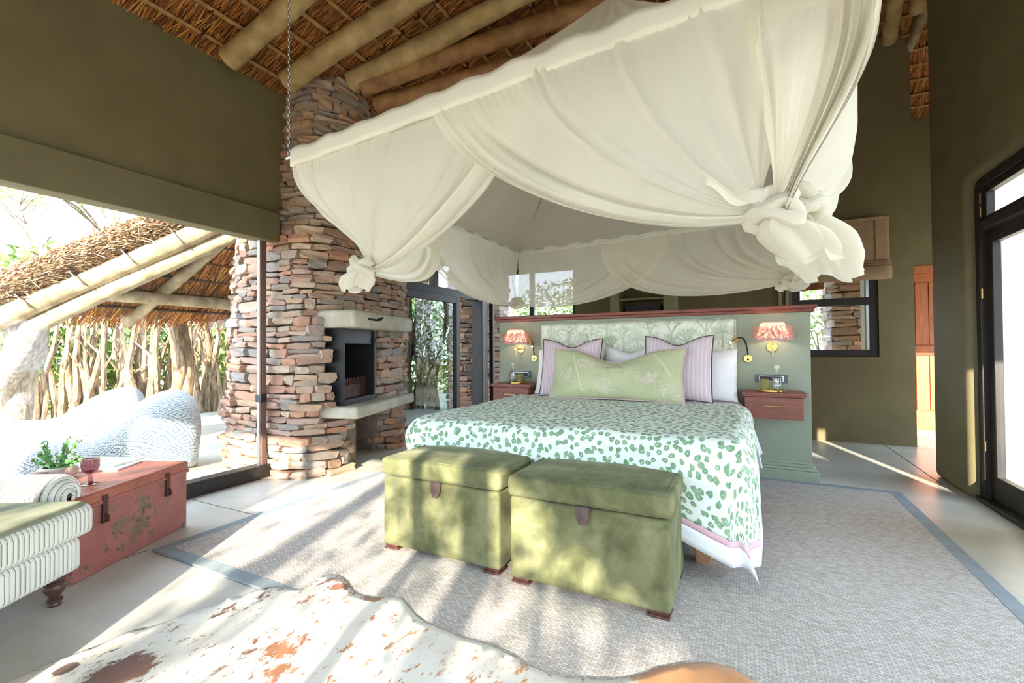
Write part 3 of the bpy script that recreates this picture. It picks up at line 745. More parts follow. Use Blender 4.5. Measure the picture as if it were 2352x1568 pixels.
# ---- fireplace and chimney
FA = Vector((-3.17, 3.08, 0)); FT = Vector((-.298, .954, 0)); FN = Vector((.954, .298, 0))
def fp(a, b, z): return FA + FT * a + FN * b + Vector((0, 0, z))
BASE = [(-4.72, 4.1), (-4.82, 3.5), (-4.80, 3.08), (-4.66, 2.80), (-4.35, 2.68), (-4.05, 2.66), (-3.78, 2.69), (-3.57, 2.69), (-3.42, 2.74), (-3.32, 2.88), (-3.28, 3.08), (-3.34, 3.3), (-3.55, 4.2), (-3.62, 4.34), (-3.9, 4.42), (-4.25, 4.35)]
def outl(z, pts=BASE, inset=0):
    out = []
    for x, y in pts:
        if y < 3.25: y += .045 * z
        if x < -3.9: x += .02 * z
        out.append((x, y))
    if inset:
        c = Vector((sum(p[0] for p in out) / len(out), sum(p[1] for p in out) / len(out)))
        out = [tuple(Vector(p) + (c - Vector(p)).normalized() * inset) for p in out]
    return out
fire = thing('fireplace', 'rounded stacked sandstone fireplace and chimney rising to the thatch', 'fireplace', (-3.8, 3.4, 0), world=True)
def skipf(p):
    q = p - FA; a, b = q.dot(FT), q.dot(FN)
    if abs(b) < .3:
        if -.04 < a < .57 and .60 < p.z < 1.33: return True
        if .20 < a < 1.02 and p.z < .50: return True
        if -.1 < a and (.50 < p.z < .60 or 1.32 < p.z < 1.46): return True
    return False
st = lay(lambda z: outl(z), True, 0, 4.1, (.04, .105), (.09, .33), .16, 11, skipf, .035)
NICHE = [(-3.30, 3.36), (-3.86, 3.42), (-3.92, 3.80), (-3.70, 3.86), (-3.58, 4.0), (-3.50, 4.17)]
st += lay(lambda z: [(x, y) for x, y in NICHE], False, 0, .5, (.05, .09), (.12, .3), .12, 12, None, .02)
place_stones(fire, st, 300)
core = MB()
ins = .11
full = lambda z0, z1, pts: core.prism(outl((z0 + z1) / 2, pts, ins), z0, z1)
notch = [(-3.27, 3.2), (-3.75, 3.30), (-3.95, 3.72), (-3.42, 3.62)]
nb = BASE[:11] + [(-3.25, 3.28), (-3.9, 3.35), (-4.02, 3.84), (-3.62, 3.95)] + BASE[12:]
nf = BASE[:10] + [(-3.27, 3.02), (-3.78, 2.92), (-4.02, 3.52), (-3.42, 3.64)] + BASE[12:]
full(0, .5, nb); full(.5, .62, BASE); full(.62, 1.33, nf); full(1.33, 1.48, BASE)
for i in range(5): full(1.48 + i * .52, 1.48 + (i + 1) * .52, BASE)
core.build('mortar_core', M['mortar'], fire, smooth=False)
rz = math.atan2(FT.y, FT.x)
def slab(name, a0, a1, b0, b1, z0, z1, mat, par, bev):
    c = fp((a0 + a1) / 2, (b0 + b1) / 2, (z0 + z1) / 2)
    return MB().box(c, (a1 - a0, b1 - b0, z1 - z0), (0, 0, rz)).build(name, mat, par, bevel=bev, seg=3)
slab('mantel_beam', -.13, 1.20, -.35, .10, 1.315, 1.475, M['concrete'], fire, .03)
slab('hearth_slab', -.13, 1.20, -.45, .12, .505, .61, M['concrete'], fire, .025)
fb = slab('firebox', .0, .55, -.58, -.56, .62, 1.31, M['iron'], fire, 0)
slab('firebox_side', -.02, .0, -.58, -.08, .62, 1.31, M['iron'], fb, 0); slab('firebox_side', .55, .575, -.58, -.06, .62, 1.31, M['iron'], fb, .004)
slab('firebox_floor', -.02, .57, -.58, -.06, .61, .66, M['iron'], fb, .004)
slab('firebox_hood', -.02, .57, -.14, -.08, 1.17, 1.31, M['iron'], fb, .01); slab('firebox_top', -.02, .57, -.58, -.08, 1.30, 1.315, M['iron'], fb, 0)
gr = slab('fire_grate', .02, .54, -.17, -.15, .70, .78, M['rust'], fire, .004)
for i in range(14):
    a = .075 + i * .034; slab('grate_prong', a, a + .016, -.168, -.154, .77, .84 + .008 * (i % 2), M['rust'], gr, .002)
slab('ash_tray', .02, .55, -.20, -.14, .655, .71, M['rust'], fire, .004)
lh = MB()
lh.tube([fp(.10, .105, 1.40), fp(.24, .108, 1.395), fp(.30, .12, 1.40), fp(.33, .14, 1.43)], .008, 6); lh.tube([fp(.12, .105, 1.405), fp(.25, .115, 1.40), fp(.29, .14, 1.425)], .007, 6)
lh.build('damper_handle', M['iron'], fire)
def logm(a, b, r, seed):
    m = MB(); rr = random.Random(seed); pts = [V(a).lerp(V(b), t) for t in (0, .33, .66, 1)]
    return m.tube(pts, [r, r * 1.05, r * .97, r], 7, rough=.18, seed=seed)
tag(logm(fp(.02, -.21, .86), fp(.24, -.22, .70), .035, 1).build('firewood_log', M['log'], ang=20), 'pale split log leaning against the side of the firebox', 'log')
tag(logm(fp(.05, -.28, .70), fp(.30, -.29, .70), .04, 2).build('firewood_log', M['log'], ang=20), 'split log lying flat behind the grate prongs', 'log')
tag(logm(fp(.04, -.40, .73), fp(.22, -.38, .77), .04, 3).build('firewood_log', M['log'], ang=20), 'short log at the dark back of the firebox', 'log')

# ---- other stone piers seen through the glazing
def pier(x, y, rx, ry, h, label, seed, hr=(.06, .11), lr=(.14, .34)):
    t = thing('stone_pillar', label, 'pillar', (x, y, 0), world=True, group=None)
    circ = [(x + rx * math.cos(2 * PI * k / 16), y + ry * math.sin(2 * PI * k / 16)) for k in range(16)]
    place_stones(t, lay(lambda z: circ, True, 0, h, hr, lr, .14, seed, None, .03), 300)
    MB().prism([(x + (rx - .09) * math.cos(2 * PI * k / 16), y + (ry - .09) * math.sin(2 * PI * k / 16)) for k in range(16)], 0, h).build('mortar_core', M['mortar'], t, smooth=False)
q = dp(1062, 800, 8.6); pier(q[0], q[1], .26, .26, 2.9, 'slim brown stone pillar outside beside the dark corner post', 41)
q = dp(1135, 800, 8.4); pier(q[0], q[1], .26, .26, 2.9, 'grey stone pillar outside behind the wall lamp end of the partition', 42)
q = dp(1952, 760, 7.2); pier(q[0], q[1], .34, .34, 2.7, 'reddish stone pillar outside the small window under the blind', 43, (.07, .13), (.14, .36))
# ------------------------------------------------------------------ outdoors
def leafquads(c, rad, n, size, seed, shell=.0, flat=1.0):
    r = np.random.default_rng(seed); d = r.normal(size=(n, 3)); d /= np.linalg.norm(d, axis=1)[:, None]
    rr = (shell + (1 - shell) * r.random(n)) ** (1 / 2.2); p = np.array(c)[None] + d * np.array(rad)[None] * rr[:, None]
    return leafat(p, size, r)
def leafat(p, size, r):
    n = len(p); a = r.normal(size=(n, 3)); a /= np.linalg.norm(a, axis=1)[:, None]; b = r.normal(size=(n, 3)); b -= (b * a).sum(1)[:, None] * a; b /= np.linalg.norm(b, axis=1)[:, None]
    s = size * (.6 + .8 * r.random(n)); a = a * s[:, None]; b = b * (s * .5)[:, None]
    vs = np.empty((n, 4, 3)); vs[:, 0] = p - a; vs[:, 1] = p + b; vs[:, 2] = p + a; vs[:, 3] = p - b
    return vs.reshape(-1, 3)
def grow(mb, tips, p, d, ln, r, lev, rr, spread=.6, upb=.12, nseg=4, sides=6):
    pts = [p]; q = p; dd = d
    for i in range(nseg):
        dd = (dd + Vector((rr.gauss(0, .16), rr.gauss(0, .16), rr.gauss(0, .12) + upb * .3))).normalized(); q = q + dd * ln / nseg; pts.append(q)
        if lev <= 1: tips.append(q)
    mb.tube(pts, [r * (1 - .45 * i / nseg) for i in range(nseg + 1)], sides, cap=False)
    if lev > 0:
        for _ in range(rr.choice((2, 3, 3))):
            t = rr.randint(max(1, nseg - 2), nseg); ax = Vector((rr.gauss(0, 1), rr.gauss(0, 1), rr.gauss(0, .6))).normalized()
            nd = (dd + ax * spread + Vector((0, 0, upb))).normalized()
            grow(mb, tips, pts[t], nd, ln * rr.uniform(.6, .85), r * .52, lev - 1, rr, spread, upb, nseg, max(4, sides - 1))
def tree(name, label, base, h, r, lev, seed, leaf, nleaf, lmat='foliage2', spread=.7, lean=(0, 0), cat='tree', tmat='twig', group=None, upb=.12):
    rr = random.Random(seed); t = thing(name, label, cat, base, world=True, group=group)
    mb = MB(); tips = []; grow(mb, tips, V(base), Vector((lean[0], lean[1], 1)).normalized(), h * .42, r, lev, rr, spread, upb)
    mb.build('branches', M[tmat], t)
    if nleaf:
        g = np.random.default_rng(seed); tp = np.array([tuple(q) for q in tips]); p = tp[g.integers(0, len(tp), nleaf)] + g.normal(0, leaf * 3.0, (nleaf, 3))
        stuff(quads('foliage', leafat(p, leaf, g), M[lmat], t))
    return t
def bush(label, c, rad, n, size, seed, mat='foliage', group=None):
    t = thing('bush', label, 'bush', (c[0], c[1], 0), world=True, group=group)
    mb = MB(); rr = random.Random(seed); tips = []
    for k in range(4): grow(mb, tips, Vector((c[0] + rr.uniform(-.3, .3), c[1] + rr.uniform(-.3, .3), -.06)), Vector((rr.gauss(0, .3), rr.gauss(0, .3), 1)).normalized(), c[2] * .9, .04, 1, rr)
    mb.build('branches', M['twig'], t)
    stuff(quads('foliage', leafquads(c, rad, n, size, seed, .2), M[mat], t)); return t

# patio roof (thatch on gum poles) beyond the glass wall
EX, EZ, EM = -7.55, 1.80, .78
def pz(X): return EZ + EM * (X - EX)
VA = Vector((-7.7, 2.05, 0)); VB = Vector((-4.6, 5.0, 0))
pr = thing('patio_roof', 'low thatched patio roof on gum poles outside the glass wall', 'roof', (-7.3, 3.8, 0), world=True)
def roofpt(u, v, dz=0):
    X = -7.85 + 3.35 * u; y0 = VA.y + (X - VA.x) * (VB.y - VA.y) / (VB.x - VA.x); Y = y0 + (8.6 - y0) * v
    return Vector((X, Y, pz(X) + dz))
tb = MB()
def slabfn(u, v): return roofpt(u, v, .02)
tb.grid(slabfn, 16, 16); tb.grid(lambda u, v: roofpt(u, v, .26 + .04 * math.sin(9 * u) * math.sin(7 * v)), 16, 16)
nn = 17 * 17
for i in range(16):
    tb.f.append((i, i + 1, nn + i + 1, nn + i)); k = 16 * 17; tb.f.append((k + i, k + i + 1, nn + k + i + 1, nn + k + i))
    tb.f.append((i * 17, (i + 1) * 17, nn + (i + 1) * 17, nn + i * 17)); tb.f.append((i * 17 + 16, (i + 1) * 17 + 16, nn + (i + 1) * 17 + 16, nn + i * 17 + 16))
tb.uv = {}
tb.build('thatch', M['thatchout_bed'], pr, ang=180)
se = math.hypot(1, EM)
stuff(reeds('thatch_reeds', M['thatch'], pr, (-7.85, 2.1, pz(-7.85) + .03), (1 / se, 0, EM / se), (0, 1, 0), (EM / se, 0, -1 / se), 4.1, 6.3, 22000, .4, .012, 8, .12, .06, keep=lambda c: c[:, 1] > VA.y + (c[:, 0] - VA.x) * (VB.y - VA.y) / (VB.x - VA.x) + .12))
# ragged verge: short stalks along the open edge
vn = Vector((VB.x - VA.x, VB.y - VA.y, EM * (VB.x - VA.x))).normalized(); hor = Vector((vn.y, -vn.x, 0)).normalized()
r8 = np.random.default_rng(18); n8 = 16000
tpos = r8.random(n8); hgt = r8.random(n8) ** .8 * .36 - .04; a0 = np.array(roofpt(0, 0)); a1 = np.array(roofpt(1, 0))
P0 = a0[None] + (a1 - a0)[None] * tpos[:, None]; P0[:, 2] += hgt; bulge = .13 * np.sin(np.clip((hgt + .04) / .36, 0, 1) * PI)
P0 += np.array(hor)[None] * (bulge + r8.normal(0, .015, n8))[:, None]
dirn = np.array(hor)[None] * .5 + np.array(vn)[None] * (-.75) + r8.normal(0, .28, (n8, 3)); dirn /= np.linalg.norm(dirn, axis=1)[:, None]
side = np.cross(dirn, r8.normal(size=(n8, 3))); side /= np.linalg.norm(side, axis=1)[:, None]
l8 = (.07 + .09 * r8.random(n8))[:, None]; w8 = .006
q8 = np.empty((n8, 4, 3)); q8[:, 0] = P0 - dirn * l8 - side * w8; q8[:, 1] = P0 - dirn * l8 + side * w8; q8[:, 2] = P0 + dirn * l8 * .3 + side * w8; q8[:, 3] = P0 + dirn * l8 * .3 - side * w8
stuff(quads('thatch_verge', q8.reshape(-1, 3), M['thatch_out'], pr))
for k in range(11):
    X = -7.6 + k * .27; y0 = VA.y + (X - VA.x) * (VB.y - VA.y) / (VB.x - VA.x)
    MB().tube(wob((X, y0 + .05, pz(X) - .045), (X, 8.4, pz(X) - .045), 10, .01, 90 + k), .02, 6).build('batten', M['wire'], pr)
pole(roofpt(.0, .0, -.12) + Vector((-.1, .06, -.05)), roofpt(1.0, 0.0, -.12) + Vector((0, .06, 0)), .13, .12, 51, 'pole_out', pr, 'verge_pole', .02)
pole(roofpt(.06, .03, -.28) + Vector((0, .1, 0)), roofpt(.95, .03, -.24) + Vector((0, .1, 0)), .10, .10, 52, 'pole_out', pr, 'rafter', .02)
for k, (Y0, Y1) in enumerate(((3.35, 4.35), (4.75, 5.55), (5.9, 6.6), (7.2, 7.6))):
    pole((-7.75, Y0, pz(-7.75) - .13), (-4.9, Y1, pz(-4.9) - .13), .075, .075, 53 + k, 'pole_out', pr)
pole((-7.2, 2.75, 1.83), (-7.15, 8.4, 1.80), .085, .08, 58, 'pole_out', pr, 'eaves_beam', .02)
for k in range(6):
    q = roofpt(.10 + .11 * k, .012, -.10); MB().box(q + Vector((.02, -.06, -.03)), (.012, .16, .20), (0, -.66, .75)).build('metal_strap', M['steel'], pr, bevel=.003)

# twisted trunk posts
def twisted(name, label, base, h, r, seed, strands=3, lean=(0, 0), mat='bark', sw=.16):
    t = thing(name, label, 'post', base, world=True); rr = random.Random(seed)
    for s_ in range(strands):
        pts = []; rad = []
        for i in range(25):
            z = i / 24; a = s_ * 2 * PI / strands + z * 3.2 + .5 * math.sin(z * 5 + s_)
            ro = r * (.42 + .25 * math.sin(z * 7 + s_ * 2)); cx = base[0] + lean[0] * z + sw * math.sin(z * 6.5 + seed); cy = base[1] + lean[1] * z + sw * .5 * math.cos(z * 5.2 + seed)
            pts.append((cx + ro * math.cos(a), cy + ro * math.sin(a), h * z)); rad.append(r * (.80 - .18 * z + .10 * math.sin(z * 11 + s_)))
        mb = MB().tube(pts, rad, 14)
        # grooves along the grain
        n = 14; vs = [Vector(q) for q in mb.v]
        for i in range(25):
            c = Vector(pts[i])
            for k in range(n): vs[i * n + k] = c + (vs[i * n + k] - c) * (1 + .10 * math.sin(k * 2.7 + i * .35) + .05 * rr.uniform(-1, 1))
        mb.v = [tuple(q) for q in vs]; mb.build('trunk_strand', M[mat], t, sub=1)
    return t
q = dp(26, 800, 5.6); twisted('trunk_post', 'thick pale twisted trunk holding up the patio roof corner', (q[0], q[1], 0), 1.92, .19, 3, 3, (.05, .05))
q = dp(402, 800, 7.3); twisted('trunk_post', 'slimmer rough-barked trunk post in front of the stick fence', (q[0], q[1], 0), 2.35, .12, 5, 2, (.06, .1), 'barkdark', .10)
# forked limb off the corner post
# stick fence
def stick(parent, x, y, h, r, seed, col='barkdark'):
    rr = random.Random(seed); mb = MB(); pts = []; rad = []; ph = [rr.uniform(0, 6) for _ in range(4)]; lean = (rr.uniform(-.16, .16), rr.uniform(-.16, .16)); am = rr.uniform(.02, .07)
    for i in range(12):
        z = i / 11; pts.append(Vector((x + lean[0] * z * h + am * math.sin(z * 6 + ph[0]) + .02 * math.sin(z * 15 + ph[1]), y + lean[1] * z * h + am * math.sin(z * 5 + ph[2]), h * z - .03))); rad.append(r * (1.15 - .65 * z))
    mb.tube(pts, rad, 7, rough=.12, seed=seed)
    for _ in range(rr.choice((1, 1, 2, 3))):
        i = rr.randint(5, 10); d = Vector((rr.uniform(-1, 1), rr.uniform(-1, 1), rr.uniform(.5, 1.6))).normalized(); ln = rr.uniform(.25, .6); p = pts[i]; bp = [p]
        for k in range(4): d = (d + Vector((rr.gauss(0, .2), rr.gauss(0, .2), .12))).normalized(); bp.append(bp[-1] + d * ln / 4)
        mb.tube(bp, [rad[i] * .6 * (1 - .18 * k) for k in range(5)], 5)
    mb.build('fence_stick', M[col], parent)
def fence(label, pts, spacing, seed, hr=(1.5, 2.1)):
    t = thing('stick_fence', label, 'fence', (pts[0][0], pts[0][1], 0), world=True); rr = random.Random(seed); at, Lt = resample(pts, False); s = 0; k = 0
    while s < Lt:
        q = at(s); stick(t, q.x + rr.uniform(-.16, .16), q.y + rr.uniform(-.16, .16), rr.uniform(*hr), rr.uniform(.035, .075), seed * 100 + k); s += spacing * rr.uniform(.6, 1.4); k += 1
    return t
fence('wild fence of crooked weathered sticks under the patio eaves', [(-11.2, 2.2), (-10.2, 3.7), (-8.9, 4.9), (-7.4, 6.0), (-6.9, 6.4)], .072, 61)
fence('tangle of dark branches stacked outside the tinted glass door', [(-6.6, 6.3), (-5.6, 6.85), (-5.15, 7.12)], .055, 62, (1.9, 2.6))

# vegetation behind
bush('dense green bush behind the stick fence near the twisted trunk', (-12.6, 4.6, 1.5), (1.6, 2.2, 1.9), 7000, .10, 71)
bush('sunlit green bush behind the middle of the stick fence', (-10.6, 7.6, 1.3), (2.0, 1.6, 1.7), 7000, .10, 72)
bush('tall olive bush closing the gap behind the twisted trunk', (-14.2, 1.2, 1.5), (1.6, 2.2, 2.0), 7000, .10, 76)
bush('grey green bush behind the far end of the stick fence', (-8.6, 8.0, 1.2), (1.6, 1.2, 1.7), 5200, .10, 77)
bush('pale dry bush outside the tinted glass door', (-7.6, 9.6, 1.2), (1.8, 1.2, 1.7), 4200, .07, 73)
bush('sparse bright bush outside the glazing behind the left wall lamp', (-4.3, 11.5, 1.4), (1.8, 1.0, 1.6), 4200, .06, 74)
bush('pale leafy bush outside the small window with the blind', (1.6, 12.0, 1.2), (2.2, 1.0, 1.7), 4200, .06, 75)
tree('acacia_tree', 'thorny acacia with thin bare twigs against the sky above the patio roof', (-15.6, 4.3, 0), 7.0, .15, 5, 81, .035, 5200, spread=.85, upb=.0)
tree('acacia_tree', 'leaning acacia limb behind the patio roof verge', (-12.0, 5.2, 0), 6.0, .14, 4, 83, .028, 2200, spread=.75)
tree('shade_tree', 'branching shade tree outside the front glazing', (1.2, -6.4, 0), 4.6, .16, 5, 91, .05, 2300, spread=.85, upb=.0)
tree('shade_tree', 'slim shade tree outside the front glazing beside the terrace', (-2.2, -6.8, 0), 4.4, .12, 5, 95, .05, 3000, spread=.85, upb=.0)
# thatched wing beyond the front glazing, unseen, added to shade the room's right
wr = MB()
def wz(x): return (4.154 - .535 * x) / .723
wr.add([(0.2, -7.6, wz(.2)), (6.3, -7.6, wz(6.3)), (6.3, -3.4, wz(6.3)), (.2, -3.4, wz(.2)), (0.2, -7.6, wz(.2) + .4), (6.3, -7.6, wz(6.3) + .4), (6.3, -3.4, wz(6.3) + .4), (.2, -3.4, wz(.2) + .4)], [(0, 1, 2, 3), (7, 6, 5, 4), (0, 4, 5, 1), (1, 5, 6, 2), (2, 6, 7, 3), (3, 7, 4, 0)])
sunblock = thing('sunblock_roof', 'sloping thatched wing roof added outside the front glazing', 'roof', (3.2, -5, 0), world=True)
wr.build('thatch', M['thatchout_bed'], sunblock, smooth=False)
for x, y in ((.5, -7.3), (.5, -3.6), (5.9, -7.3), (5.9, -3.6)):
    MB().tube([(x, y, -.06), (x, y, wz(x) + .1)], .09, 10).build('post', M['pole_out'], sunblock)

# small thatched slab, unseen, added to block sun at the garden door
pc = thing('door_sunblock', 'small thatched slab added outside the garden door to block sun', 'roof', (2.5, 3, 0), world=True)
MB().prism([(1.65, 4.1), (1.65, 3.4), (2.3, .8), (2.95, .8), (2.3, 3.6)], 2.45, 2.65).build('thatch', M['thatchout_bed'], pc, smooth=False)
for x, y in ((2.86, .9), (2.3, 3.5)): MB().tube([(x, y, -.02), (x, y, 2.5)], .05, 10).build('post', M['pole_out'], pc)

ev = thing('thatched_eave', 'dark thatched eave outside the small window beside the reddish pillar', 'roof', (.8, 8.3, 0), world=True)
MB().add([(.1, 7.9, 1.90), (1.05, 7.9, 1.95), (1.05, 8.9, 2.5), (.1, 8.9, 2.45), (.1, 7.9, 2.12), (1.05, 7.9, 2.17), (1.05, 8.9, 2.75), (.1, 8.9, 2.7)], [(3, 2, 1, 0), (4, 5, 6, 7), (0, 1, 5, 4), (1, 2, 6, 5), (2, 3, 7, 6), (3, 0, 4, 7)]).build('thatch', M['thatchbed'], ev, smooth=False)
MB().tube([(.25, 8.75, -.06), (.25, 8.75, 2.5)], .06, 10).build('post', M['pole_out'], ev)

# bean bags
def beanbag(label, c, L_, wd, h, rz, seed):
    t = thing('bean_bag', label, 'bean bag', (c[0], c[1], 0), rz)
    mb = MB(); nu, nv = 56, 40
    def prof(u):     # height along the length: raised head at u=1
        return h * (.50 + .10 * math.sin(u * 4 + .3) * (1 - u) + .50 * sm(.55, .86, u) - .06 * sm(.88, 1, u))
    def fn(u, v):
        a = 2 * PI * v; x = -L_ / 2 + L_ * u; e = (1 - abs(2 * u - 1) ** (14 if u > .5 else 5)) ** .5 if 0 < u < 1 else 0
        e = max(e, .0); H = prof(u) * e; wv = wd * (.88 + .12 * math.sin(u * 5)) * (e ** .8)
        ca, sa = math.cos(a), math.sin(a); sq = lambda q, p: math.copysign(abs(q) ** p, q)
        y = wv / 2 * sq(ca, .75); z = H * .5 + H * .5 * sq(sa, .8)
        wr_ = .014 * noise.noise(Vector((x * 4, y * 4, z * 4 + seed))) + .02 * noise.noise(Vector((x * 1.6, y * 1.6, z + seed)))
        x2 = x + .10 * sm(.6, 1, u) * (z / h)
        return (x2 + wr_, y + wr_, max(0.0, z + wr_ * e))
    mb.grid(fn, nu, nv, lambda u, v: (u * L_ / .19, v * (2 * (wd + h * .7)) / .15))
    mb.build('cover', M['diamond'], t, ang=180)
    seam = MB(); seam.tube([Vector(fn(u, .0)) * 1.0 for u in [i / 30 for i in range(1, 30)]], .008, 6); seam.build('seam_piping', M['diamond'], t)
    return t
beanbag('long blue-patterned bean bag lounger close to the glass', (-5.22, 1.78, 0), 1.95, .85, .74, math.radians(66), 1)
beanbag('blue-patterned bean bag lounger lying behind the other one', (-6.75, 2.05, 0), 1.9, .9, .70, math.radians(66), 2)
# ------------------------------------------------------------------ partition, bed, night tables
PY = 4.50                                   # front face of the partition
part_ = thing('headboard_partition', 'sage green half-height partition with red timber cap behind the bed', 'partition', (-.96, 4.6, 0), world=True)
MB().lohi((-2.42, PY, 0), (.50, PY + .22, 1.43)).build('wall_panel', M['partition'], part_, bevel=.004)
cap = MB().lohi((-2.46, PY - .055, 1.438), (.545, PY + .28, 1.47)).build('cap_rail', M['caprail'], part_, bevel=.006)
MB().lohi((-2.445, PY - .035, 1.41), (.53, PY + .26, 1.44)).build('cap_moulding', M['caprail'], cap, bevel=.006)
for z0, z1, d in ((0, .095, .045), (.095, .118, .034), (.118, .145, .02), (.145, .16, .01)):
    MB().lohi((-2.42 - d, PY - d, z0), (.50 + d, PY + .22 + d, z1)).build('skirting', M['partition'], part_, bevel=.005)

# upholstered headboard with a toile print drawn into the cloth
def paint(w, h, nx, ny, bgc):
    return np.tile(np.array(bgc[:3], dtype=np.float32), (ny + 1, nx + 1, 1)), w, h, nx, ny
class Print:
    def __init__(s, w, h, nx, ny, bg):
        s.w, s.h, s.nx, s.ny = w, h, nx, ny; s.a = np.zeros((ny + 1, nx + 1)); s.bg = np.array(bg[:3])
        s.X, s.Y = np.meshgrid(np.linspace(0, w, nx + 1), np.linspace(0, h, ny + 1)); s.layers = []
    def seg(s, p, q, r, val=1.0):
        (x0, y0), (x1, y1) = p, q
        m = 2 * r; i0, i1 = int((min(x0, x1) - m) / s.w * s.nx), int((max(x0, x1) + m) / s.w * s.nx) + 2; j0, j1 = int((min(y0, y1) - m) / s.h * s.ny), int((max(y0, y1) + m) / s.h * s.ny) + 2
        i0, j0 = max(0, i0), max(0, j0); i1, j1 = min(s.nx + 1, i1), min(s.ny + 1, j1)
        if i1 <= i0 or j1 <= j0: return
        X, Y = s.X[j0:j1, i0:i1], s.Y[j0:j1, i0:i1]; dx, dy = x1 - x0, y1 - y0; t = np.clip(((X - x0) * dx + (Y - y0) * dy) / max(dx * dx + dy * dy, 1e-9), 0, 1)
        d = np.hypot(X - x0 - t * dx, Y - y0 - t * dy); v = np.clip(1.3 - d / r, 0, 1) * val
        s.a[j0:j1, i0:i1] = np.maximum(s.a[j0:j1, i0:i1], v)
    def dab(s, x, y, r, val): s.seg((x, y), (x + 1e-4, y), r, val)
    def tree(s, x, y, h, rr, kind):
        v = rr.uniform(.55, .95)
        if kind == 0:            # round canopy
            s.seg((x, y), (x + h * .02, y + h * .45), h * .03, v)
            for k in range(7):
                a = rr.uniform(.5, 2.64); l = h * rr.uniform(.2, .42); s.seg((x, y + h * .4), (x + l * math.cos(a), y + h * .4 + l * math.sin(a)), h * .012, v)
            for k in range(130):
                a = rr.uniform(0, 2 * PI); q = rr.random() ** .5; s.dab(x + h * .40 * q * math.cos(a), y + h * .68 + h * .26 * q * math.sin(a), h * rr.uniform(.012, .028), rr.uniform(.35, .85))
        elif kind == 1:          # aloe rosette with spikes
            s.seg((x, y), (x, y + h * .5), h * .035, v)
            for k in range(17):
                a = PI * (k / 16) * 1.3 - .47; l = h * .34; s.seg((x, y + h * .5), (x + l * math.cos(a), y + h * .5 + l * math.sin(a) * .75), h * .014, v)
            for k in (-2, -1, 0, 1, 2): s.seg((x + k * h * .03, y + h * .55), (x + k * h * .06, y + h * (.98 - .04 * abs(k))), h * .016, v * .8)
        elif kind == 2:          # conifer
            s.seg((x, y), (x, y + h), h * .016, v)
            for k in range(60):
                t = rr.uniform(.12, 1); l = (1 - t) * h * .30 * rr.uniform(.5, 1.1); sg = rr.choice((-1, 1)); s.seg((x, y + h * t), (x + sg * l, y + h * t - l * .25), h * .013, rr.uniform(.45, .9))
        else:                    # thin open tree
            def rec(px, py, a, l, d):
                q = (px + l * math.cos(a), py + l * math.sin(a)); s.seg((px, py), q, h * .012 * (1 + d * .4), v)
                if d: [rec(q[0], q[1], a + rr.uniform(-.75, .75), l * .72, d - 1) for _ in range(3)]
                else: [s.dab(q[0] + rr.gauss(0, h * .03), q[1] + rr.gauss(0, h * .03), h * .014, rr.uniform(.4, .8)) for _ in range(3)]
            rec(x, y, PI / 2, h * .30, 3)
HBX0, HBX1, HBZ0, HBZ1 = -1.91, -.05, .30, 1.385
pr_ = Print(1.86, 1.085, 372, 216, srgb(226, 230, 208)); rr = random.Random(5)
# soft ground washes
nzg = np.array([[noise.noise(Vector((x * 7, y * 9, 3))) * .5 + .5 * noise.noise(Vector((x * 26, y * 40, 1))) for x in np.linspace(0, 1.86, 373)] for y in np.linspace(0, 1.085, 217)])
pr_.a = np.clip((nzg + .02) * .62, 0, .42)
for row, (y, hh) in enumerate(((.50, .30), (.62, .34), (.72, .36), (.34, .26), (.84, .26))):
    for k in range(9):
        pr_.tree(.04 + k * .215 + rr.uniform(-.07, .07) + .06 * row, y + rr.uniform(-.05, .05), hh * rr.uniform(.75, 1.15), rr, rr.choice((0, 0, 1, 2, 3, 3)))
for k in range(1400):
    x, y = rr.uniform(0, 1.86), rr.uniform(.3, 1.05); pr_.seg((x, y), (x + rr.uniform(-.006, .006), y + rr.uniform(.012, .035)), .0026, rr.uniform(.2, .5))
hb = thing('headboard', 'padded headboard covered in green safari toile print', 'headboard', (-.98, 4.46, 0), world=True)
mb = MB()
def hbf(u, v):
    x = HBX0 + (HBX1 - HBX0) * u; z = HBZ0 + (HBZ1 - HBZ0) * v; e = min(u * 1.86, (1 - u) * 1.86, (1 - v) * 1.085, .05) / .05; rnd = 1 - (1 - e) ** 2
    # rounded top corners
    cx_ = min(max(x, HBX0 + .04), HBX1 - .04); cz = min(z, HBZ1 - .04); d = Vector((x - cx_, z - cz))
    if d.length > .04: d = d.normalized() * .04; x, z = cx_ + d.x, cz + d.y
    return (x, 4.50 - .012 - .062 * rnd + .004 * noise.noise(Vector((x * 3, z * 3, 0))), z)
mb.grid(hbf, 372, 216)
g_ = np.array(srgb(122, 148, 104)[:3]); bgc = np.array(srgb(242, 245, 230)[:3]); al = pr_.a[..., None] * .8
colr = bgc[None, None] * (1 - al) + g_[None, None] * al; mb.col = np.concatenate([colr, np.ones(colr.shape[:2] + (1,))], 2).reshape(-1, 4)
mb.build('front_pad', M['toile'], hb, ang=180, flip=False)
MB().lohi((HBX0 + .01, 4.45, HBZ0), (HBX1 - .01, 4.50, HBZ1 - .012)).build('backing_board', simple('headboard_side_cloth', srgb(206, 214, 188), srgb(150, 168, 128), 30, .9), hb, bevel=.01)

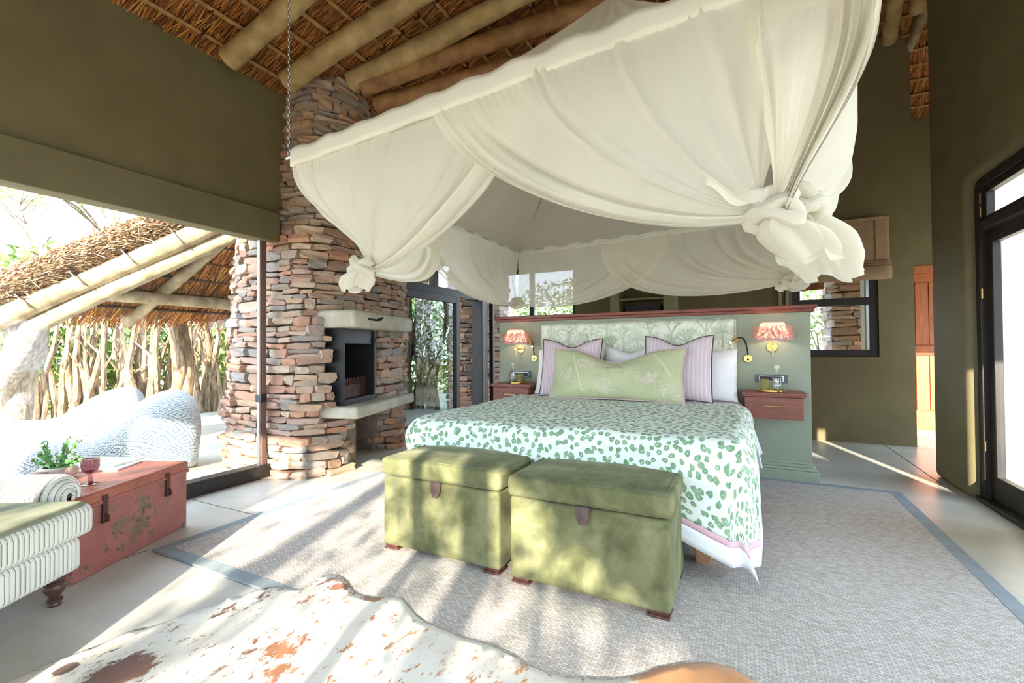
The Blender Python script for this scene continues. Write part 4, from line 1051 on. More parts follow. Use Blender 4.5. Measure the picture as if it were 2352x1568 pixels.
# ---- bed
BX0, BX1, BY0, BY1, BZ = -1.90, -.055, 2.46, 4.44, .66
bed = thing('bed', 'king size bed with olive velvet base on pale wooden legs', 'bed', (-.98, 3.45, 0), world=True)
MB().lohi((BX0 + .03, BY0 + .03, .12), (BX1 - .03, BY1, .36)).build('base', M['velvet'], bed, bevel=.015)
MB().lohi((BX0 + .01, BY0 + .015, .36), (BX1 - .01, BY1, .625)).build('mattress', M['white'], bed, bevel=.05, seg=4)
for x, y in ((BX0 + .12, BY0 + .12), (BX1 - .14, BY0 + .13), (BX0 + .12, BY1 - .15), (BX1 - .12, BY1 - .15)):
    MB().add([(x - .05, y - .05, .125), (x + .05, y - .05, .125), (x + .05, y + .05, .125), (x - .05, y + .05, .125), (x - .035, y - .035, .008), (x + .035, y - .035, .008), (x + .035, y + .035, .008), (x - .035, y + .035, .008)], [(0, 1, 2, 3), (7, 6, 5, 4), (0, 4, 5, 1), (1, 5, 6, 2), (2, 6, 7, 3), (3, 7, 4, 0)]).build('leg', M['paleleg'], bed, bevel=.006)
def drape(name, x0, x1, y0, y1, zt, dropx, dropy, rad, nx, ny, seed, mat, amp=.012, kinds=None, foot=True, uvs=1.0, band=None, left=True, hemn=.02, flare=.05):
    """cloth lying on the bed: over both sides by dropx and over the foot by dropy"""
    W_ = x1 - x0; D_ = y1 - y0
    dl = dropx if left else .1
    def side(s, edge, drop):          # s beyond the edge
        arc = rad * PI / 2
        if s < arc: a = s / rad; return rad * math.sin(a), -rad * (1 - math.cos(a))
        q = s - arc; return rad + flare * (q / max(drop, .01)), -rad - q
    def fn(sx, sy):                   # cloth coordinates in metres, sx from -dl..W+dropx, sy from -dropy..D
        ox = oz = oy = 0.0; x = min(max(sx, 0), W_); y = min(max(sy, 0), D_)
        bx = by = 0
        if sx < 0: a, b = side(-sx, 0, dl); ox -= a; oz += b; bx = -sx
        if sx > W_: a, b = side(sx - W_, 0, dropx); ox += a; oz += b; bx = sx - W_
        if sy < 0 and foot:
            a, b = side(-sy, 0, dropy); oy -= a; by = -sy; oz2 = b
            oz = min(oz, oz2) if bx > 0 else oz2
            if bx > 0:   # corner: the cloth hangs as one pointed fold
                q = math.hypot(bx, by); q3 = (bx ** 6 + by ** 6) ** (1 / 6); a, b = side(q3, 0, dropx); ox = math.copysign(a * min(1, 1.25 * bx / q), ox); oy = -a * min(1, 1.25 * by / q); oz = b - .13 * min(1, max(bx, by) / .25)
        c_ = .34; ex = max(0, sx - (W_ - c_)) if sx < W_ + .001 else c_; ey = max(0, c_ - sy) if sy > -.001 else c_
        if foot and by > 0 and bx == 0: oz -= .13 * (ex / c_) ** 1.2 * min(1, by / .25)
        if foot and bx > 0 and by == 0: oz -= .13 * (ey / c_) ** 1.2 * min(1, bx / .25)
        hang = min(1, max(bx, by) / .15)
        n1 = noise.noise(Vector((sx * 2.2, sy * 2.2, seed))); n2 = noise.noise(Vector((sx * 7, sy * 7, seed + 9)))
        zz = zt + oz + (amp * n1 + amp * .4 * n2) * (1 - hang * .7)
        if bx > 0: ox += math.copysign(1, ox if ox else 1) * hang * .028 * math.sin(sy * 9 + seed + 2 * n1)
        if by > 0: oy -= hang * .022 * math.sin(sx * 8 + seed)
        return Vector((x0 + x + ox, y0 + y + oy, max(.012, zz)))
    tot_x = W_ + dl + dropx; tot_y = D_ + (dropy if foot else 0); sx0 = -dl; sy0 = -(dropy if foot else 0)
    mb = MB()
    mb.grid(lambda u, v: fn(sx0 + tot_x * u, sy0 + tot_y * v), nx, ny, lambda u, v: (sx0 + tot_x * u, sy0 + tot_y * v))
    return mb, fn, (sx0, sx0 + tot_x, sy0, sy0 + tot_y)
sheet, _, _ = drape('sheet', BX0, BX1, 3.45, BY1, .655, .37, 0, .07, 90, 60, 3, None, .008, foot=False, flare=.11)
MB_ = sheet.build('sheet', M['white'], ang=180, solid=.006); tag(MB_, 'white linen sheet hanging over the bed side beside the night table', 'sheet')
cov, cfun, (sx0, sx1, sy0, sy1) = drape('cover', BX0, BX1, BY0 - .01, 3.98, .672, .48, .48, .085, 150, 130, 7, None, .016, flare=.02)
cover = thing('bedspread', 'white bedspread with green leopard spots and pink banded hem', 'bedspread', (-.98, 3.2, .67), world=True)
c_in = .115
def band_grid(a0, a1, b0, b1, nu, nv, off):
    m_ = MB(); m_.grid(lambda u, v: cfun(a0 + (a1 - a0) * u, b0 + (b1 - b0) * v) + Vector((0, 0, off)), nu, nv, lambda u, v: (a0 + (a1 - a0) * u, b0 + (b1 - b0) * v)); return m_
body = band_grid(sx0 + c_in, sx1 - c_in, sy0 + c_in, sy1, 150, 120, 0); body.build('printed_panel', M['leopard'], cover, ang=180, solid=.012)
for nm, w0, w1, mt in (('pink_band', .085, .1152, 'pinkband'), ('white_border', 0, .0852, 'whiteband')):
    band_grid(sx0 + w0, sx0 + w1, sy0 + w0, sy1, 3, 100, 0).build(nm, M[mt], cover, ang=180, solid=.012)
    band_grid(sx1 - w1, sx1 - w0, sy0 + w0, sy1, 3, 100, 0).build(nm, M[mt], cover, ang=180, solid=.012)
    band_grid(sx0 + w1, sx1 - w1, sy0 + w0, sy0 + w1, 120, 3, 0).build(nm, M[mt], cover, ang=180, solid=.012)

# ---- pillows and cushions
def pillow(name, label, cat, c, w, h, th, tilt, rz, mat, uvs=(1, 1), chop=0, piping=None, seed=0, corner=.10, printf=None, n=40, group=None):
    """standing cushion: local x along width, z up, leaning back by tilt"""
    t = thing(name, label, cat, c, rz, group=group); R = Matrix.Rotation(-tilt, 3, 'X')
    def outline(u, v):
        x = (u - .5) * w; z = (v - .5) * h; a, b = abs(2 * u - 1), abs(2 * v - 1)
        x *= 1 - corner * (1 - a ** 2) * 0 - corner * .5 * (1 - b ** 2) * a; z *= 1 - corner * .7 * (1 - a ** 2) * b
        z -= chop * math.exp(-((u - .5) / .22) ** 2) * sm(.45, 1, v)
        return x, z
    def face(sg):
        def f(u, v):
            x, z = outline(u, v); a, b = abs(2 * u - 1), abs(2 * v - 1); e = ((1 - a ** 2.6) * (1 - b ** 2.6)) ** .55
            y = sg * th / 2 * e * (1 - .25 * chop / .1 * math.exp(-((u - .5) / .16) ** 2) * sm(.4, 1, v)) + .012 * noise.noise(Vector((u * 5, v * 5, seed + sg))) * e
            return R @ Vector((x, y, z)) + Vector((0, 0, h / 2 * math.cos(tilt)))
        return f
    fm = MB(); fm.grid(face(-1), n, n, lambda u, v: (u * uvs[0], v * uvs[1]))
    if printf is not None: fm.col = printf(n)
    fo = fm.build('front_cover', mat, t, ang=180)
    bm_ = MB(); bm_.grid(face(1), n // 2, n // 2, lambda u, v: (u * uvs[0], v * uvs[1]))
    if printf is not None: bm_.col = np.tile(np.array(srgb(190, 200, 148)), ((n // 2 + 1) ** 2, 1))
    bm_.build('back_cover', mat, t, ang=180, flip=True)
    if piping is not None:
        pts = [(i / 20, 0) for i in range(20)] + [(1, i / 20) for i in range(20)] + [(1 - i / 20, 1) for i in range(20)] + [(0, 1 - i / 20) for i in range(21)]
        mb = MB(); mb.tube([R @ Vector((outline(u, v)[0], 0, outline(u, v)[1])) + Vector((0, 0, h / 2 * math.cos(tilt))) for u, v in pts], .006, 6, cap=False); mb.build('piping', piping, t)
    return t
TOPZ = .665
pillow('bed_pillow', 'plump white pillow leaning on the headboard beside the right night table', 'pillow', (-.38, 4.32, TOPZ), .68, .46, .17, math.radians(16), 0, M['white'], seed=1, chop=.02, group=None)
pillow('bed_pillow', 'white pillow leaning on the headboard beside the left wall lamp', 'pillow', (-1.54, 4.32, TOPZ), .70, .46, .17, math.radians(16), 0, M['white'], seed=2, chop=.02)
pillow('bed_pillow', 'white pillow with raised corner behind the long green cushion', 'pillow', (-.95, 4.30, TOPZ), .46, .50, .17, math.radians(20), .06, M['white'], seed=3, chop=.05)
pillow('striped_cushion', 'square pink velvet striped cushion overlapping the right white pillow', 'cushion', (-.50, 4.12, TOPZ + .005), .56, .57, .17, math.radians(14), -.05, M['pinkstripe'], (1, 1), .07, M['leather'], 4)
pillow('striped_cushion', 'square pink velvet striped cushion tucked behind the left end of the long green cushion', 'cushion', (-1.46, 4.14, TOPZ + .005), .58, .56, .17, math.radians(16), .10, M['pinkstripe'], (1, 1), .07, M['leather'], 5)
def botan(n):
    p = Print(1.15, .48, n, n, srgb(200, 208, 160)); r = random.Random(9)
    pk = np.zeros_like(p.a); dk = np.zeros_like(p.a)
    wash = np.array([[noise.noise(Vector((x * 4, y * 5, 2))) for x in np.linspace(0, 1.15, n + 1)] for y in np.linspace(0, .48, n + 1)])
    for x, y in ((.16, .22), (.52, .10), (.86, .20), (1.04, .08), (.33, .33)):
        for k in range(26):
            a = r.uniform(0, 2 * PI); q = r.random() ** .6 * .075; p.a, tmp = pk, p.a
            p.seg((x + q * math.cos(a), y + q * .8 * math.sin(a)), (x + (q + .02) * math.cos(a + .5), y + (q + .02) * .8 * math.sin(a + .5)), .006, r.uniform(.35, .8)); pk = p.a; p.a = tmp
    for k in range(70):
        x, y, a = r.uniform(0, 1.15), r.uniform(0, .48), r.uniform(0, 6); p.seg((x, y), (x + .05 * math.cos(a), y + .05 * math.sin(a)), .004, r.uniform(.25, .6))
        for j in range(4): b = a + r.uniform(-1, 1); t = r.random(); p.seg((x + .05 * t * math.cos(a), y + .05 * t * math.sin(a)), (x + .05 * t * math.cos(a) + .02 * math.cos(b), y + .05 * t * math.sin(a) + .02 * math.sin(b)), .005, r.uniform(.2, .5))
    lv = p.a; p.a = dk
    for q0, q1, rd in (((.545, .315), (.60, .36), .004), ((.60, .36), (.625, .372), .006), ((.555, .36), (.60, .35), .004), ((.585, .33), (.63, .345), .004), ((.54, .30), (.525, .29), .007), ((.63, .30), (.665, .285), .007), ((.57, .30), (.60, .32), .003)): p.seg(q0, q1, rd, .8)
    dk = p.a; ln = np.zeros_like(dk); p.a = ln
    for q0, q1 in (((.20, .42), (.32, .05)), ((.90, .44), (1.06, .22))): p.seg(q0, q1, .005, .8)
    ln = p.a
    c = np.array(srgb(186, 188, 150)[:3])[None, None] * (1 + .18 * wash[..., None])
    for layer, col in ((lv, srgb(140, 172, 116)), (pk, srgb(226, 208, 198)), (ln, srgb(224, 228, 190)), (dk, srgb(110, 84, 92))):
        c = c * (1 - layer[..., None]) + np.array(col[:3])[None, None] * layer[..., None]
    return np.concatenate([c, np.ones(c.shape[:2] + (1,))], 2).reshape(-1, 4)
pillow('lumbar_cushion', 'long light green botanical print cushion at the front of the pillows', 'cushion', (-.99, 3.93, TOPZ + .01), 1.15, .47, .20, math.radians(20), .02, M['cushprint'], (1, 1), .12, M['pinkband'], 6, .10, botan, 110)

# ---- floating night tables
def night_table(label, xc):
    t = thing('night_table', label, 'night table', (xc, PY, .0))
    MB().lohi((-.225, -.32, .735), (.225, 0, .757)).build('top', M['redwood'], t, bevel=.003)
    MB().lohi((-.218, -.31, .722), (.218, 0, .737)).build('top_moulding', M['redwood'], t, bevel=.004)
    MB().lohi((-.205, -.285, .545), (.205, 0, .722)).build('carcass', M['redwood'], t, bevel=.003)
    d = MB().lohi((-.203, -.305, .548), (.203, -.286, .72)).build('drawer_front', M['redwood'], t, bevel=.003)
    h = MB(); h.tube([(-.078, -.335, .655), (.078, -.335, .655)], .005, 10)
    h.lathe([(.007, -.004), (.009, 0), (.007, .004)], 10, (-.068, -.335, .655)); h.lathe([(.007, -.004), (.009, 0), (.007, .004)], 10, (.068, -.335, .655))
    h.tube([(-.068, -.335, .655), (-.068, -.303, .655)], .0045, 8); h.tube([(.068, -.335, .655), (.068, -.303, .655)], .0045, 8); h.build('bar_handle', M['brass'], d)
    return t
night_table('red-stained floating night table under the right wall lamp, drawer fully in view', .212)
night_table('red-stained floating night table under the left wall lamp, half hidden by the bed', -2.13)
# trays, bottles, candles
def tray(label, x, y):
    mb = MB(); mb.lathe([(0.001, 0), (.098, 0), (.105, .004), (.105, .016), (.101, .016), (.099, .006), (.001, .005)], 40)
    t = thing('brass_tray', label, 'tray', (x, y, .757)); mb.build('dish', M['brass'], t, ang=50)
    MB().lathe([(.104, .013), (.109, .0145), (.104, .017)], 40, close=False).build('rim', M['brass'], t)
def bottle(label, x, y):
    t = thing('glass_bottle', label, 'bottle', (x, y, .7625))
    MB().lathe([(.001, 0), (.036, 0), (.039, .004), (.039, .105), (.034, .122), (.018, .134), (.0145, .14), (.0145, .172), (.017, .176), (.017, .182)], 28, close=False).build('body', M['bottleglass'], t, ang=60)
    MB().lathe([(.001, .002), (.036, .002), (.036, .098), (.001, .098)], 28).build('water', M['bottleglass'], t)
    MB().lathe([(.012, .165), (.0135, .182), (.019, .183), (.019, .203), (.017, .206), (.001, .206)], 20).build('stopper', M['cork'], t)
    MB().lohi((-.022, -.0405, .045), (.022, -.0385, .052)).build('printed_label', M['white'], t)
def candle(label, x, y):
    t = thing('candle_jar', label, 'candle', (x, y, .7625))
    MB().lathe([(.001, 0), (.037, 0), (.040, .006), (.040, .082), (.034, .094), (.022, .097), (.001, .097)], 28, fl=lambda th, z: 1 + .012 * math.cos(th * 22) * (1 if .004 < z < .09 else 0)).build('glass_jar', M['candleglass'], t, ang=60)
    MB().lathe([(.001, .004), (.034, .004), (.034, .055), (.001, .055)], 24).build('wax', M['cand'], t)
tray('round brass tray on the right night table', .20, PY - .17); tray('round brass tray on the left night table', -2.12, PY - .17)
bottle('clear water bottle with pale stopper on the right night table', .245, PY - .17); bottle('clear water bottle with pale stopper on the left night table', -2.165, PY - .17)
candle('smoked ribbed candle jar on the right night table', .155, PY - .185); candle('smoked ribbed candle jar on the left night table', -2.08, PY - .185)
def switch(label, x0, x1, z):
    t = thing('switch_plate', label, 'switch plate', ((x0 + x1) / 2, PY, z)); w = (x1 - x0) / 2
    MB().lohi((-w, -.008, -.036), (w, 0, .036)).build('plate', M['slate'], t, bevel=.002)
    f = MB().lohi((-w * .76, -.0105, -.025), (w * .76, -.007, .025)).build('frame', M['steel'], t, bevel=.001)
    MB().lohi((-w * .70, -.012, -.0195), (w * .70, -.009, .0195)).build('socket_insert', M['black'], f, bevel=.001)
a, b = yp(1734.5, 858, PY), yp(1809, 881, PY); switch('grey switch plate on the partition behind the right bottle', a[0], b[0], (a[2] + b[2]) / 2)
a, b = yp(1180, 851, PY), yp(1220, 867, PY); switch('grey switch plate on the partition behind the left bottle', a[0] - .03, b[0], (a[2] + b[2]) / 2)
# ---- wall lamps with feathered shades
def sconce(label, x, z, seed):
    t = thing('wall_lamp', label, 'lamp', (x, PY, z))      # origin at the wall rose
    MB().tube([(0, 0, 0), (0, -.012, 0)], .042, 28).build('wall_rose', M['brass'], t, bevel=.002)
    MB().tube([(0, -.01, 0), (0, -.125, 0)], .009, 12).build('arm', M['brass'], t)
    MB().tube([(0, -.125, -.075), (0, -.125, .07)], .0055, 10).build('rod', M['brass'], t)
    MB().tube([(-.0, -.112, 0), (0, -.142, 0)], .014, 14).build('knuckle', M['brass'], t)
    sh = MB().lathe([(.118, .058), (.117, .066), (.092, .185), (.08, .20)], 36, (0, -.125, 0), close=False).build('lamp_shade', M['shade'], t, solid=.002)
    MB().lathe([(.1185, .056), (.1205, .06), (.1185, .07)], 36, (0, -.125, 0), close=False).build('lower_trim', M['pinkband'], sh)
    MB().lathe([(.073, .192), (.078, .198), (.073, .206)], 36, (0, -.125, 0), close=False).build('upper_trim', M['pinkband'], sh)
    r = random.Random(seed); fe = []
    for k in range(760):
        a = r.uniform(0, 2 * PI); z0 = r.uniform(.085, .175); rad = .118 - .024 * (z0 - .06) / .13; ln = r.uniform(.035, .075); out = Vector((math.cos(a), math.sin(a), 0)); tn = Vector((-out.y, out.x, 0))
        p = Vector((0, -.125, z0)) + out * rad; d = (out * r.uniform(.5, 1.3) + Vector((0, 0, -r.uniform(-.3, 1.0))) + tn * r.uniform(-.6, .6)).normalized(); s_ = (tn + Vector((0, 0, r.uniform(-.5, .5)))).normalized() * r.uniform(.003, .007)
        q = p + d * ln + Vector((0, 0, -.006)); mid = p.lerp(q, .5) + s_
        fe += [tuple(p), tuple(p.lerp(q, .55) + s_), tuple(q), tuple(p.lerp(q, .55) - s_)]
    o = quads('feather_trim', np.array(fe), M['feather'], sh); stuff(o)
    MB().lathe([(.001, -.028), (.016, -.022), (.022, -.005), (.018, .012), (.008, .025), (.001, .03)], 16, (0, -.125, .115)).build('bulb', M['bulb'], t)
q = yp(1773, 796, PY); sconce('brass wall lamp with pink feather shade above the right night table', q[0], q[2], 1)
q = yp(1197, 801, PY); sconce('brass wall lamp with pink feather shade above the left night table', q[0], q[2], 2)
def reader(label, x, z, dx, up, seed):
    t = thing('reading_light', label, 'lamp', (x, PY, z))
    MB().tube([(0, 0, 0), (0, -.014, 0)], .033, 24).build('wall_rose', M['brass'], t, bevel=.002)
    MB().tube([(0, -.014, -.008), (0, -.02, -.008)], .010, 12).build('button', M['black'], t)
    pts = [B3(V(0, -.015, .03), V(-.01 * dx, -.03, .14), V(-.03 * dx, -.10, .21), V(-.08 * dx, -.14, .17), i / 10) for i in range(11)] if not up else [B3(V(0, -.015, .03), V(0, -.03, .12), V(0, -.06, .20), V(.0, -.09, .185), i / 10) for i in range(11)]
    MB().tube(pts, .0065, 10).build('gooseneck', M['black'], t)
    d = (pts[-1] - pts[-2]).normalized() if not up else V(.35, -.45, -.8).normalized(); p = pts[-1]
    h = MB().tube([p, p + d * .075], .0115, 14).build('lamp_head', M['brass'], t); MB().tube([p + d * .073, p + d * .078], .009, 12).build('lens', M['led'], h)
q = yp(1718, 823, PY); reader('black gooseneck reading light bending over the right end of the headboard', q[0], q[2], 1, False, 1)
q = yp(1228, 822, PY); reader('black gooseneck reading light standing upright beside the left end of the headboard', q[0], q[2], 0, True, 2)
# ------------------------------------------------------------------ velvet chests
def chest(label, x0, x1, y0, y1):
    w = x1 - x0; d = y1 - y0; t = thing('storage_chest', label, 'chest', ((x0 + x1) / 2, (y0 + y1) / 2, .012))
    MB().lohi((-w / 2 + .01, -d / 2 + .01, .026), (w / 2 - .01, d / 2 - .01, .405)).build('body', M['velvet'], t, bevel=.014, seg=3)
    mb = MB(); nu, nv = 30, 22
    lid = MB().lohi((-w / 2, -d / 2, .41), (w / 2, d / 2, .505)).build('lid', M['velvet'], t, bevel=.02, seg=4)
    def fn(u, v):
        x = (u - .5) * (w - .05); y = (v - .5) * (d - .05); cxx = w / 2 - .025 - .05; cyy = d / 2 - .025 - .05
        px_, py_ = min(max(x, -cxx), cxx), min(max(y, -cyy), cyy); q = Vector((x - px_, y - py_))
        if q.length > .05: q = q.normalized() * .05; x, y = px_ + q.x, py_ + q.y
        return (x, y, .503 + .014 * (1 - abs(2 * u - 1) ** 3) * (1 - abs(2 * v - 1) ** 3) + .003 * noise.noise(Vector((x * 6, y * 6, x0))))
    mb.grid(fn, nu, nv); mb.build('lid_cushion', M['velvet'], lid, ang=180)
    pts = [fn(i / 20, 0) for i in range(20)] + [fn(1, i / 14) for i in range(14)] + [fn(1 - i / 20, 1) for i in range(20)] + [fn(0, 1 - i / 14) for i in range(15)]
    MB().tube([V(p) + Vector((0, 0, .001)) for p in pts], .0035, 6, cap=False).build('lid_piping', M['velvet'], lid)
    fy = -d / 2 - .006
    MB().add([(-.032, fy, .415), (.032, fy, .415), (.030, fy - .006, .365), (.012, fy - .008, .335), (-.012, fy - .008, .335), (-.030, fy - .006, .365)] + [(-.032, fy + .006, .415), (.032, fy + .006, .415), (.030, fy, .365), (.012, fy - .002, .335), (-.012, fy - .002, .335), (-.030, fy, .365)],
             [(0, 1, 2, 3, 4, 5), (11, 10, 9, 8, 7, 6)] + [(i, 6 + i, 6 + (i + 1) % 6, (i + 1) % 6) for i in range(6)]).build('pull_tab', M['leather'], t, bevel=.002)
    for sx in (-1, 1):
        for sy in (-1, 1):
            f = MB(); cx_, cy_ = sx * (w / 2 - .06), sy * (d / 2 - .06)
            f.lohi((cx_ - .042, cy_ - .042, .016), (cx_ + .042, cy_ + .042, .032)); f.lohi((cx_ - .046, cy_ - .046, 0), (cx_ + .046, cy_ + .046, .011)); f.lohi((cx_ - .038, cy_ - .038, .008), (cx_ + .038, cy_ + .038, .02)); f.build('foot', M['footwood'], t, bevel=.004)
    return t
chest('olive velvet storage chest at the bed foot nearer the garden door', -1.01, -.262, 1.945, 2.44)
chest('olive velvet storage chest at the bed foot nearer the fireplace', -1.815, -1.06, 1.968, 2.46)

# ------------------------------------------------------------------ rugs
rug = thing('sisal_rug', 'large woven sisal rug with grey blue binding under the bed', 'rug', (-.95, 2.93, 0), world=True)
RX0, RX1, RY0, RY1 = -2.955, 1.06, 1.395, 4.475
MB().lohi((RX0 + .06, RY0 + .06, 0), (RX1 - .06, RY1 - .06, .011)).build('woven_field', M['sisal'], rug, smooth=False)
for a, b in (((RX0, RY0, 0), (RX1, RY0 + .075, .0125)), ((RX0, RY1 - .075, 0), (RX1, RY1, .0125)), ((RX0, RY0 + .07, 0), (RX0 + .075, RY1 - .07, .0125)), ((RX1 - .075, RY0 + .07, 0), (RX1, RY1 - .07, .0125))):
    MB().lohi(a, b).build('binding', M['rugborder'], rug, bevel=.004)
# cowhide, outline read from the floor
HZ = .014
hp = [(-60, 1600), (38, 1553), (126, 1515), (207, 1485), (245, 1470), (295, 1446), (345, 1437), (430, 1408), (480, 1392), (512, 1384), (527, 1370), (545, 1376), (580, 1364), (620, 1351), (648, 1355), (690, 1357), (712, 1346), (726, 1330), (748, 1322), (776, 1322), (792, 1334), (800, 1350), (812, 1362), (836, 1372), (872, 1377), (918, 1372), (938, 1398), (962, 1424), (1000, 1446), (1060, 1468), (1130, 1490), (1200, 1528), (1262, 1552), (1330, 1566), (1400, 1569), (1455, 1556), (1492, 1546), (1512, 1534), (1556, 1531), (1600, 1524), (1645, 1524), (1690, 1542), (1722, 1562), (1760, 1590), (1700, 1700), (1500, 1760), (1200, 1790), (900, 1800), (600, 1780), (300, 1740), (60, 1700)]
hpw = [zp(x, y, HZ) for x, y in hp]
def smoothpoly(P, it=1):
    P = [Vector((p[0], p[1])) for p in P]
    for _ in range(it):
        Q = []
        for i in range(len(P)): a, b = P[i], P[(i + 1) % len(P)]; Q += [a.lerp(b, .25), a.lerp(b, .75)]
        P = Q
    return P
ol = smoothpoly(hpw, 2)
xs = [p.x for p in ol]; ys = [p.y for p in ol]
def inside(x, y):
    c = False; j = len(ol) - 1
    for i in range(len(ol)):
        if (ol[i].y > y) != (ol[j].y > y) and x < (ol[j].x - ol[i].x) * (y - ol[i].y) / (ol[j].y - ol[i].y) + ol[i].x: c = not c
        j = i
    return c
inner = [Vector((x, y)) for x in np.arange(min(xs), max(xs), .035) for y in np.arange(min(ys), max(ys), .035) if inside(x, y)]
inner = [p for p in inner if min((p - q).length for q in ol[::2]) > .025]
vo_, _, fo_, *_ = delaunay_2d_cdt(ol + inner, [], [list(range(len(ol)))], 1, 1e-5)
PATCHES = []
for x, y, r, k in ((262, 1548, .11, 1.8), (150, 1540, .035, 1.2), (780, 1350, .05, 4.5), (650, 1490, .05, 5.0), (640, 1540, .04, 5.0), (700, 1470, .03, 5.0), (1600, 1555, .24, .8), (1700, 1545, .14, .6), (860, 1372, .05, .8)):
    w = zp(x, y, HZ); PATCHES.append((float(w[0]), float(w[1]), r, k))
M['cow'] = m_cow()
hm = MB()
def hz(p):
    e = min((p - q).length for q in ol[::3]); wv = noise.noise(Vector((p.x * 3.2, p.y * 3.2, 4))) * .5 + .5
    base = .0135 if p.y > RY0 - .02 else .003 + .0105 * sm(RY0 - .3, RY0, p.y)
    return base + .004 + (.020 * wv ** 2) * sm(0, .12, e) + (.012 * max(0, noise.noise(Vector((p.x * 7, p.y * 7, 9)))) if e < .2 else 0)
hm.add([(p.x, p.y, hz(p)) for p in vo_], [tuple(f) for f in fo_])
co = hm.build('cowhide_rug', M['cow'], ang=180, solid=.004); tag(co, 'white cowhide rug with brown and ginger spots lying on the floor', 'rug')

# ------------------------------------------------------------------ metal trunk and what stands on it
TA = Vector((-3.194, 1.703, 0)); TD = Vector((zp(195, 1330)[0], zp(195, 1330)[1], 0)) - TA; TD.normalize()      # along the front towards the camera
TN = Vector((TD.y, -TD.x, 0)); TN = TN if TN.x < 0 else -TN                                                          # away from the room
TL, TW, TH = .76, .56, .41
trz = math.atan2(TD.y, TD.x)
tc = TA + TD * TL / 2 + TN * TW / 2
tk = thing('metal_trunk', 'rusty red painted metal trunk with hasps used as side table', 'trunk', (tc.x, tc.y, 0), trz)
# local: x along TD, y: sign so that the front face is local -y or +y
fs_ = 1 if Vector((-math.sin(trz), math.cos(trz), 0)).dot(-TN) > 0 else -1
MB().lohi((-TL / 2, -TW / 2, 0), (TL / 2, TW / 2, TH - .06)).build('body', M['trunk'], tk, bevel=.008)
lid = MB().lohi((-TL / 2 - .006, -TW / 2 - .006, TH - .062), (TL / 2 + .006, TW / 2 + .006, TH)).build('lid', M['trunktop'], tk, bevel=.012, seg=3)
MB().lohi((-TL / 2 - .008, fs_ * (TW / 2 + .004) - .006, TH - .07), (TL / 2 + .008, fs_ * (TW / 2 + .004) + .006, TH - .052)).build('lid_rim', M['trunk'], lid, bevel=.003)
for xx in (-TL / 2 + .17, TL / 2 - .17):
    h = MB().lohi((xx - .016, fs_ * (TW / 2 + .008) - .005, .24), (xx + .016, fs_ * (TW / 2 + .008) + .005, TH - .03)).build('hasp', M['rust'], tk, bevel=.003)
    MB().tube([(xx, fs_ * (TW / 2 + .012), .285), (xx, fs_ * (TW / 2 + .028), .275), (xx, fs_ * (TW / 2 + .028), .255), (xx, fs_ * (TW / 2 + .012), .245)], .005, 8).build('staple', M['rust'], h)
    MB().lathe([(.020, 0), (.020, .006)], 16, (xx, fs_ * (TW / 2 + .008), .245)).build('hasp_eye', M['rust'], h)
def ontrunk(x, y): w = zp(x, y, TH); return (w[0], w[1], TH)
# goblet
g = thing('goblet', 'mauve ribbed glass goblet on the red trunk', 'goblet', ontrunk(207, 1112))
MB().lathe([(.001, .0), (.036, .0), (.038, .003), (.020, .010), (.009, .018), (.012, .026), (.007, .032), (.012, .040), (.007, .047), (.008, .054)], 28, close=True).build('foot_and_stem', M['pinkglass'], g, ang=70)
MB().lathe([(.001, .054), (.014, .056), (.032, .072), (.039, .092), (.040, .135), (.0375, .135), (.0365, .094), (.030, .076), (.012, .060), (.001, .058)], 48, fl=lambda th, z: 1 + .012 * math.cos(th * 24), close=True).build('bowl', M['pinkglass'], g, ang=70)
MB().lathe([(.036, .0015), (.0395, .003), (.036, .0045)], 36, close=False).build('gilt_rim', M['brass'], g)
# magazines
def mag(label, px_, rz, z, w, l, mat):
    p = ontrunk(*px_); t = thing('magazine', label, 'magazine', (p[0], p[1], z), rz)
    MB().lohi((-w / 2, -l / 2, 0), (w / 2, l / 2, .009)).build('pages', M['paper'], t, bevel=.001); MB().lohi((-w / 2 - .002, -l / 2 - .002, .009), (w / 2 + .002, l / 2 + .002, .0102)).build('cover', mat, t)
mag('pale magazine at the bottom of the pile on the trunk', (240, 1072), trz + .15, TH, .22, .29, M['paper'])
mag('glossy magazine with landscape cover on top of the pile', (245, 1066), trz - .05, TH + .0103, .22, .29, M['magcover'])
# bowl with plant, pot
p = ontrunk(132, 1100)
bw_ = thing('ribbed_bowl', 'pink ribbed ceramic planter bowl on the trunk', 'bowl', p)
MB().lathe([(.001, 0), (.05, 0), (.082, .02), (.09, .042), (.082, .062), (.066, .072), (.062, .070), (.07, .058), (.05, .05), (.001, .05)], 60, fl=lambda th, z: 1 + .025 * math.cos(th * 26) * (1 if .005 < z < .068 else 0)).build('bowl', M['potpink'], bw_, ang=60)
p2 = ontrunk(88, 1112)
pt = thing('small_pot', 'mauve cone shaped ceramic pot half hidden by the sofa arm', 'pot', p2)
MB().lathe([(.001, 0), (.062, 0), (.066, .01), (.052, .045), (.03, .062), (.001, .064)], 32).build('body', M['potbrown'], pt, ang=60)
pl = thing('succulent', 'leafy green jade succulent growing in the planter', 'plant', (p[0] - .02, p[1], p[2] + .05), world=True)
rr = random.Random(21); stm = MB(); lv = MB()
